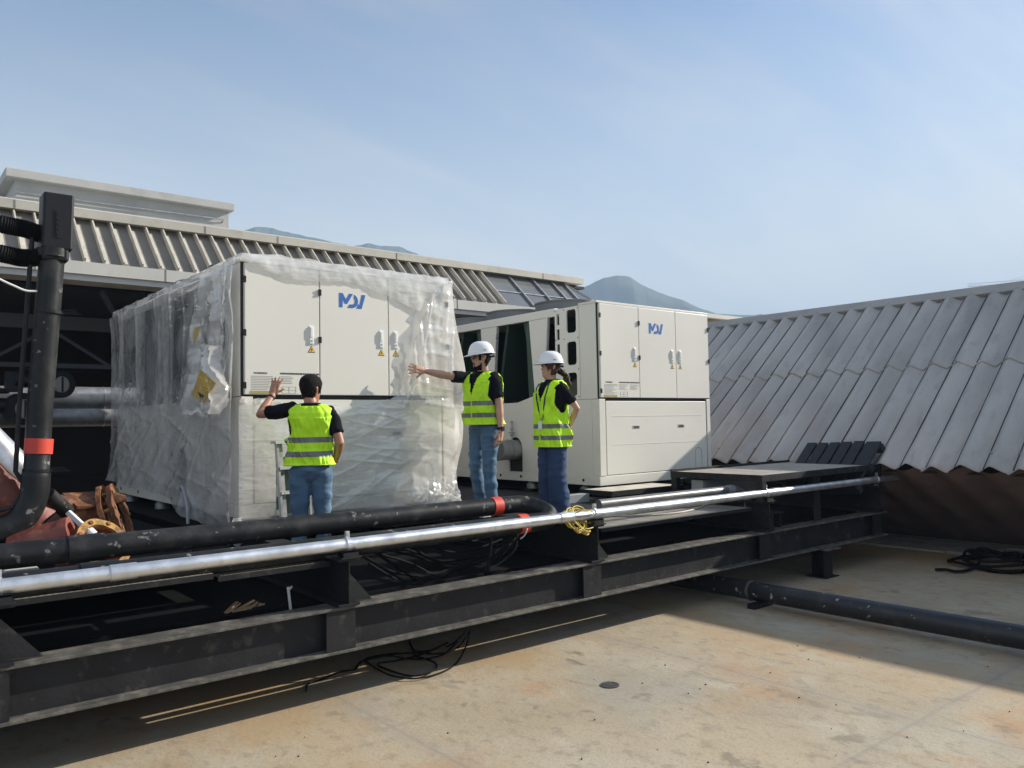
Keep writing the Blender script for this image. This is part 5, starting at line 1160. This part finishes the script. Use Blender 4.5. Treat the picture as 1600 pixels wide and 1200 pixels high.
def person(label, loc, yaw, S_=1.0, hz=1.518, head=(0, 0, 0), arms=None, legs=None, skin='skin_l', hair='hair_b', jean='jean', vestop=True, helmet=True, flare=0, woman=False, vk=(1, 1), vz=(.90, 1.492), seed=1, shoes='shoe', hairstyle='short', beard=False, glasses=False):
    """arms: ((shoulder), (wrist), hint, hand_fwd, palm_n, spread, curl) for left (-x) and right (+x) in local metres before scaling"""
    r = thing('person', label, 'person', loc); r.rotation_euler = (0, 0, R(yaw-90)); r.scale = (S_,)*3; r['_o'] = (0, 0, 0)
    nb = Vector((0, -.012, 1.50)); hy, hp, hr = [R(a) for a in head]
    T = Matrix.Translation((0, .014, hz)) @ Matrix.Rotation(hy, 4, 'Z') @ Matrix.Rotation(hp, 4, 'X') @ Matrix.Rotation(hr, 4, 'Y')
    kx = .9 if woman else 1.0
    # ---- body: one continuous surface
    m = MB(); head_mesh(m, T); limb(m, [(0, -.015, 1.40), (0, -.005, 1.50), T @ Vector((0, -.012, .04))], [.062*kx, .056*kx, .054*kx])
    n = 24; zs = [.92, 1.0, 1.1, 1.2, 1.3, 1.37, 1.42, 1.45]
    vs = [torso_pt(2*math.pi*k/n, z, -.032, (kx, kx)) for z in zs for k in range(n)]
    m.add(vs, [(j*n+k, j*n+(k+1) % n, (j+1)*n+(k+1) % n, (j+1)*n+k) for j in range(len(zs)-1) for k in range(n)]+[tuple(range(n))[::-1], tuple((len(zs)-1)*n+k for k in range(n))])
    AJ = []
    for s_, A in zip((-1, 1), arms):
        sh = Vector((s_*.178*kx, -.008, 1.405))+Vector(A.get('lift', (0, 0, 0))); el, wr = ik(sh, A['wrist'], .285, .255, A['hint']); AJ.append((sh, el, wr))
        f1 = el.lerp(wr, .3)
        limb(m, [sh, sh.lerp(el, .35), sh.lerp(el, .8), el, f1, el.lerp(wr, .75), wr], [.030*kx, .036*kx, .043*kx, .041*kx, .043*kx, .032*kx, .027*kx])
        hand(m, wr+(wr-el).normalized()*.012, A.get('fwd', (wr-el)), A['palm'], A.get('spread', .12), A.get('curl', .2), .95 if woman else 1.08, right=(s_ > 0))
    LJ = []
    for s_, Lg in zip((-1, 1), legs):
        hp_, kn, an = [Vector(p) for p in Lg]; LJ.append((hp_, kn, an)); limb(m, [hp_+Vector((0, 0, .06)), hp_.lerp(kn, .5), kn, kn.lerp(an, .35), an], [.055, .060, .048, .048, .036])
        limb(m, [an, an+Vector((0, .05, -.05)), an+Vector((0, .12, -.06))], [.036, .034, .026])
    body = remeshed(m, 'body', M[skin], r, .0062, 3)
    # ---- eyes, brows
    for s_ in (-1, 1):
        m = MB(); e = T @ head_pt(s_*.42, .113, .0); ellip(m, e, (.010, .007, .006), 10); m.build('eye', M['ink'], body, smooth=0, local=True)
        m = MB(); m.tube([T @ head_pt(s_*a, .130+.002*(a > .3), .002) for a in (.2, .35, .5, .65)], [.003, .004, .004, .002], 6); m.build('eyebrow', M[hair], body, smooth=0, local=True)
    m = MB(); m.tube([T @ head_pt(a, .043, .001) for a in (-.32, -.15, 0, .15, .32)], [.002, .0035, .004, .0035, .002], 6); m.build('mouth', mat('lip', (.30, .10, .08), .5) if 'lip' not in bpy.data.materials else bpy.data.materials['lip'], body, smooth=0, local=True)
    # ---- hair
    def hairline(th):
        a = abs((th+math.pi) % (2*math.pi)-math.pi)
        if hairstyle == 'short':
            return .168 if a < .75 else (.168-.02*(a-.75)/.35 if a < 1.1 else (.085 if a < 1.35 else (.135 if a < 1.75 else .022+.03*(a < 2.1))))
        return .172 if a < .6 else (.172-.06*(a-.6)/.5 if a < 1.1 else (.085 if a < 1.5 else .03))
    m = MB(); n, rows = 64, 46
    def hp_fn(u, v):
        th = 2*math.pi*u; z = .0+.2325*v; p = head_pt(th, z, .003+.008*max(0, min(1, (z-.05)/.09))+.003*fbm((u*20, v*12, seed)), False); return T @ p
    m.grid(hp_fn, n, rows, keep=lambda u, v: .2325*v > hairline(2*math.pi*u)-.004+.006*fbm((u*40, v*20, seed+3)))
    h = m.build('hair', M[hair], r, smooth=0, local=True, solid=.008)
    if hairstyle == 'ponytail':
        m = MB()
        for k in range(26):
            q = [Vector((rnd.uniform(-.03, .03), -.095+rnd.uniform(-.02, .01), .085+rnd.uniform(-.015, .02)))]
            for j in range(9): q.append(q[0]+Vector((.016*math.sin(j*1.2+k)+rnd.uniform(-.012, .012)+.02*math.sin(k), -.02-.026*min(j, 2)+.016*math.cos(j*1.3+k*2)-.004*j, -.021*(j+1))))
            m.tube([T @ p for p in spline(q, 3)], [.007]*24+[.006, .005, .004, .002], 5)
        for k in range(8):
            s_ = -1 if k < 4 else 1; q = [Vector((s_*.066, .045+.008*(k % 4), .165)), Vector((s_*.074, .058+.006*(k % 4), .12)), Vector((s_*.078, .052, .085+.006*(k % 4))), Vector((s_*.076, .040, .06))]
            L_ = MB(); L_.tube([T @ p for p in spline(q, 4)], .005, 5); L_.build('hair_lock', M[hair], r, smooth=0, local=True)
        m.build('ponytail', M[hair], r, smooth=0, local=True)
    if beard:
        m = MB(); 
        def bz(u, v): th = (u-.5)*2*1.45; z = -.018+.078*v; return T @ head_pt(th, z, .003+.003*fbm((u*30, v*20, 2)), True)
        def kp(u, v):
            th = abs((u-.5)*2*1.45); z = -.018+.078*v
            if th < .30 and .028 < z < .055: return False
            if z > .058 and th < .34: return False
            return z < .012+.010*th+(.03*max(0, th-.85) if th > .85 else 0) or (.053 < z < .064 and th < .36) or (.33 < th < .42 and z < .055) or (th > 1.3 and z < .05)
        m.grid(bz, 50, 26, keep=kp); m.build('beard', M['hair_b'], r, smooth=0, local=True, solid=.006)
    if glasses:
        m = MB()
        for s_ in (-1, 1):
            c = T @ Vector((s_*.033, .098, .112)); M3 = T.to_3x3(); pts = [c+M3 @ Vector((.024*math.cos(a), -.004*abs(math.cos(a)), .018*math.sin(a))) for a in [2*math.pi*k/14 for k in range(15)]]
            m.tube(pts, .0032, 5, False); m.tube([c+M3 @ Vector((s_*.024, 0, .006)), T @ Vector((s_*.076, .02, .115)), T @ Vector((s_*.078, -.02, .112))], .003, 5)
        m.tube([T @ Vector((-.010, .100, .116)), T @ Vector((.010, .100, .116))], .003, 5); m.build('glasses', M['lens'], r, local=True)
        m = MB()
        for s_ in (-1, 1):
            c = T @ Vector((s_*.033, .097, .112)); M3 = T.to_3x3(); m.obox(c, M3 @ Vector((.021, 0, 0)), M3 @ Vector((0, .001, 0)), M3 @ Vector((0, 0, .015)))
        m.build('lens', M['lens'], bpy.data.objects[[o.name for o in kids(r) if o.name.startswith('glasses')][0]], local=True)
    # ---- hard hat
    if helmet:
        T2 = T @ Matrix.Translation((0, -.004, .150)) @ Matrix.Rotation(R(-3), 4, 'X')
        hat = None; m = MB(); n = 40; rows = 14; vs = []
        for j in range(rows+1):
            a = math.pi/2*j/rows
            for k in range(n):
                th = 2*math.pi*k/n; q = math.cos(a)**.72; x = .112*q*math.sin(th); y = .138*q*math.cos(th); z = .122*math.sin(a)**1.05
                rg = .010*math.exp(-(x/.020)**2)*(math.sin(a) > .35)*(abs(y) < .12)
                vs.append(T2 @ Vector((x, y, z+rg)))
        m.add(vs, [(j*n+k, j*n+(k+1) % n, (j+1)*n+(k+1) % n, (j+1)*n+k) for j in range(rows) for k in range(n)])
        hat = m.build('hard_hat', M['helmet'], r, smooth=0, local=True, solid=.004)
        m = MB()
        def brim(u, v):
            th = 2*math.pi*u; f = max(0, math.cos(th)); ex = .010+.048*f**1.6+.004*(1-f); k_ = v*ex; x = (.112+k_)*math.sin(th); y = (.138+k_)*math.cos(th); return T2 @ Vector((x, y, .004-.012*v*(.6+f)))
        m.grid(brim, 48, 4); m.build('brim', M['helmet'], hat, smooth=0, local=True, solid=.005)
        m = MB(); m.tube([T2 @ Vector((.098*math.sin(a), .0-.118*math.cos(a)*.98, -.028)) for a in [R(-75+15*k) for k in range(11)]], .011, 6)
        m.obox(T2 @ Vector((0, -.125, -.03)), T2.to_3x3() @ Vector((.022, 0, 0)), T2.to_3x3() @ Vector((0, .014, 0)), T2.to_3x3() @ Vector((0, 0, .014)))
        for s_ in (-1, 1): m.tube([T2 @ Vector((s_*.095, .02, 0)), T2 @ Vector((s_*.088, -.03, -.04)), T2 @ Vector((s_*.06, -.085, -.075))], .0025, 5); m.tube([T2 @ Vector((s_*.088, -.03, -.04)), T2 @ Vector((s_*.10, -.08, 0))], .0025, 5)
        m.build('suspension_strap', M['blackpl'], hat, smooth=0, local=True)
        m = MB()
        for s_ in (-1, 1): m.obox(T2 @ Vector((s_*.1135, -.01, .032)), T2.to_3x3() @ Vector((.002, 0, 0)), T2.to_3x3() @ Vector((0, .018, 0)), T2.to_3x3() @ Vector((0, 0, .004)))
        m.build('hat_mark', M['greyink'], hat, local=True)
    # ---- t-shirt
    m = MB(); n = 30; zs = [1.0, 1.04, 1.08, 1.16, 1.24, 1.32, 1.37, 1.41, 1.44, 1.465, 1.487]
    vs = [torso_pt(2*math.pi*k/n, z, .006, (kx, kx)) for z in zs for k in range(n)]
    m.add(vs, [(j*n+k, j*n+(k+1) % n, (j+1)*n+(k+1) % n, (j+1)*n+k) for j in range(len(zs)-1) for k in range(n)]+[tuple(range(n))[::-1], tuple((len(zs)-1)*n+k for k in range(n))])
    for (sh, el, wr), s_ in zip(AJ, (-1, 1)):
        e = sh.lerp(el, .72); m.tube([Vector((s_*.10, -.01, 1.40)), sh+Vector((-s_*.03, 0, .008)), sh.lerp(el, .2), sh.lerp(el, .5), e], [.072*kx, .068*kx, .065*kx, .063*kx, .064*kx], 18)
    remeshed(m, 'tshirt', M['shirt'], r, .011, 4, .012, (9, 9, 14), seed)
    # ---- jeans
    m = MB(); ellip(m, (0, -.015, .91), (.158*(1.02 if not woman else .98), .122, .115)); m.tube([(0, -.01, .90), (0, -.003, 1.0)], [.14, .135], 20)
    for (h_, kn, an) in LJ:
        a2 = kn.lerp(an, .5); m.tube([h_+Vector((0, -.005, .04)), h_, h_.lerp(kn, .35), h_.lerp(kn, .75), kn, a2, an+Vector((0, 0, .02)), an+Vector((0, .005, -.035))], [.098, .102, .092+.012*flare, .076+.03*flare, .069+.042*flare, .066+.05*flare, .061+.058*flare, .060+.06*flare], 20)
    remeshed(m, 'jeans', M[jean], r, .011, 3, .014, (6, 6, 14), seed+4)
    # ---- shoes
    for (h_, kn, an), s_ in zip(LJ, (-1, 1)):
        m = MB(); f = Vector((s_*.12, 1, 0)).normalized(); base = Vector((an.x, an.y, .0))
        limb(m, [base+f*(-.05)+Vector((0, 0, .045)), base+f*.05+Vector((0, 0, .05)), base+f*.13+Vector((0, 0, .036)), base+f*.175+Vector((0, 0, .03))], [.042, .047, .042, .030]); m.tube([base+Vector((0, -.01, .05)), an+Vector((0, -.0, .02))], [.045, .045], 12)
        sh_ = remeshed(m, 'shoe', M[shoes], r, .008, 3)
        m = MB(); m.prism([(base+f*a+Vector((-f.y, f.x, 0))*b)[:2] for a, b in ((-.09, -.03), (-.09, .03), (.0, .042), (.12, .046), (.19, .028), (.205, 0), (.19, -.028), (.12, -.046), (.0, -.042))], 'Z', .0, .022); m.build('sole', M['shoe'], sh_, local=True)
    # ---- vest: open front edge, V neck, arm holes, two tapes
    z0, z1 = vz; NU, NV = 150, 110
    def vest_pt(th, z, off):
        fl = max(0, (1.15-z)/.27); lo = .007*math.sin(th*7+seed)+.022*fbm((math.cos(th)*2.2+seed, math.sin(th)*2.2, z*5), 3)+.012*fbm((math.cos(th)*5, math.sin(th)*5+seed, z*8+th*2), 3)+.010*max(0, 1-3*abs(fbm((math.cos(th)*2.5+z*2, math.sin(th)*2.5-z*3, seed+2), 2)))**3+.006*math.sin(z*24+th*3+4*fbm((th, z*3, seed), 2))
        o_ = off+lo*(1 if z < 1.36 else .35)+.013*fl
        return torso_pt(th, z, o_, (kx*vk[0], kx*vk[1]))
    zz = lambda v: z0+(z1-z0)*v
    def cut(u, v):
        th = 2*math.pi*u; z = zz(v); p = torso_pt(th, z, .02, (kx, kx)); front = math.sin(th) > 0
        ax_, zz_ = abs(p.x), z
        if z > 1.478: return False
        ar = .140*kx if z > 1.12 else 0           # arm hole: leaves a strap in front and behind
        if ax_ > ar+.025 and z > 1.13:
            lim = 1.15+.05*(1-min(1, max(0, (ax_-.12)/.09))) ; 
            if abs(math.sin(th)) < .56*min(1, (z-1.12)/.10) : return False
            if z > 1.38 and ax_ > .158*kx: return False
        if front:
            if z > 1.24 and ax_ < .004+(z-1.24)*.36: return False
            if z > 1.445 and ax_ < .085: return False
        elif z > 1.462 and ax_ < .07: return False
        return True
    m = MB(); m.grid(lambda u, v: vest_pt(2*math.pi*u, zz(v), .026), NU, NV, keep=cut)
    v_ = m.build('vest', M['vest'], r, smooth=0, local=True, solid=.004)
    for (a, b) in ((z0+.075, z0+.122), (z0+.197, z0+.244)):
        m = MB(); m.grid(lambda u, v: vest_pt(2*math.pi*u, a+(b-a)*v, .0298), NU, 5, keep=lambda u, v: cut(u, (a+(b-a)*v-z0)/(z1-z0)) and abs(u-.25) > .004); m.build('reflective_tape', M['strip'], v_, smooth=0, local=True)
    m = MB(); m.tube([vest_pt(math.pi/2, z0+(1.24-z0)*k/14, .0305) for k in range(15)], .0045, 6); m.build('zip', M['vtrim'], v_, smooth=0, local=True)
    m = MB(); m.tube([vest_pt(2*math.pi*k/60, z0+.006, .0285) for k in range(61)], .005, 5, False); m.build('hem', M['vtrim'], v_, smooth=0, local=True)
    return r, T, AJ, body
def tolocal(loc, yaw, S_, p): return (Matrix.Rotation(-R(yaw-90), 4, 'Z') @ (Vector(p)-Vector(loc)))/S_
STAND = [((-.088, -.01, .88), (-.10, .025, .47), (-.105, -.02, .085)), ((.088, -.01, .88), (.10, .025, .47), (.105, -.02, .085))]
# man on the left, back to the camera, palm against the unit
l1, y1, s1 = Vector((3.115, 6.60, LZ1+.0)), 62, 1.005
wp = tolocal(l1, y1, s1, on('Y', 7.02, 426, 617))
rp = tolocal(l1, y1, s1, on('Y', 6.72, 521, 693)+Vector((.04, .05, 0)))
p1, T1, A1, _b = person('bare headed man in a lime vest seen from behind, raised palm towards the wrapped unit', l1, y1, s1, head=(-38, -4, 0),
    arms=({'wrist': wp, 'hint': (-1, -.2, -.75), 'fwd': (.22, .25, 1), 'palm': (.15, 1, -.1), 'spread': .22, 'curl': .07, 'lift': (-.012, 0, .03)}, {'wrist': (.215, .10, .985), 'hint': (.35, -1, -.2), 'palm': (-.6, 0, .3), 'curl': .35, 'fwd': (-.35, 1, .05)}),
    legs=STAND, skin='skin_t', jean='jean', helmet=False, vk=(1.03, 1.05), seed=3, shoes='shoeb', vz=(.95, 1.492), hz=1.502)
m = MB(); sh, el, wr = A1[0]; q = el.lerp(wr, .86); m.ring(q, (wr-el), .036, .029, .014, 16); m.build('bracelet', M['blackpl'], p1, local=True)
# bearded man pointing at the film
l2, y2, s2 = Vector((5.235, 6.86, 1.0)), 186, 1.035
wp2 = tolocal(l2, y2, s2, on('Y', 7.12, 648, 577))
p2, T2_, A2, _b = person('bearded man in white hard hat and lime vest reaching out to touch the film', l2, y2, s2, head=(-28, -2, 0),
    arms=({'wrist': (-.245, -.01, .83), 'hint': (-.3, -1, 0), 'palm': (1, .1, .2), 'curl': .3, 'fwd': (.05, .12, -1)}, {'wrist': wp2, 'hint': (.3, -.2, -1), 'palm': Matrix.Rotation(-R(y2-90), 3, 'Z') @ Vector((-.25, 1, -.15)), 'spread': .26, 'curl': .10, 'lift': (.012, .02, .02)}),
    legs=[((-.088, -.01, .88), (-.105, .03, .47), (-.12, .0, .085)), ((.088, -.01, .88), (.10, .03, .47), (.11, -.06, .085))], skin='skin_l', jean='jean', vk=(1.06, 1.12), seed=8, beard=True, glasses=True, vz=(.93, 1.492))
m = MB(); sh, el, wr = A2[0]; q = el.lerp(wr, .93); m.ring(q, (wr-el), .037, .028, .026, 18); m.obox(q+Vector((-.034, .0, 0)), (.008, 0, 0), (0, .019, 0), (0, 0, .022)); m.build('wristwatch', M['blackpl'], p2, local=True)
# woman with hands behind her back
l3, y3, s3 = Vector((5.475, 6.03, 1.0)), 176, .945
p3, T3, A3, _b = person('woman in white hard hat and lime vest standing with hands behind her back', l3, y3, s3, head=(-22, 3, 0),
    arms=({'wrist': (-.055, -.19, .98), 'hint': (-1, -.55, .1), 'palm': (0, -1, .2), 'curl': .35, 'fwd': (.9, .1, -.3)}, {'wrist': (.06, -.20, .97), 'hint': (1, -.55, .1), 'palm': (0, -1, .2), 'curl': .35, 'fwd': (-.9, .1, -.3)}),
    legs=[((-.085, -.01, .88), (-.09, .015, .47), (-.095, -.02, .085)), ((.085, -.01, .88), (.09, .015, .47), (.095, -.03, .085))], skin='skin_l', hair='hair_r', jean='jeand', flare=.75, woman=True, vk=(1.08, 1.12), seed=15, hairstyle='ponytail', vz=(.77, 1.492))
m = MB(); m.tube([torso_pt(math.pi/2+a, z, .030, (.97, 1.0)) for a, z in ((.5, 1.45), (.42, 1.40), (.3, 1.3), (.2, 1.18), (.12, 1.05))], .008, 6); m.tube([torso_pt(math.pi/2-a, z, .030, (.97, 1.0)) for a, z in ((.5, 1.45), (.42, 1.40), (.3, 1.3), (.15, 1.18), (-.05, 1.05))], .008, 6); ln = m.build('lanyard', M['lanyard'], p3, local=True)
m = MB(); c = torso_pt(math.pi/2+.08, 1.0, .05, (1, 1.12)); m.obox(c, (.030, 0, 0), (0, .003, 0), (0, 0, .045)); m.build('id_card', M['card'], ln, local=True)
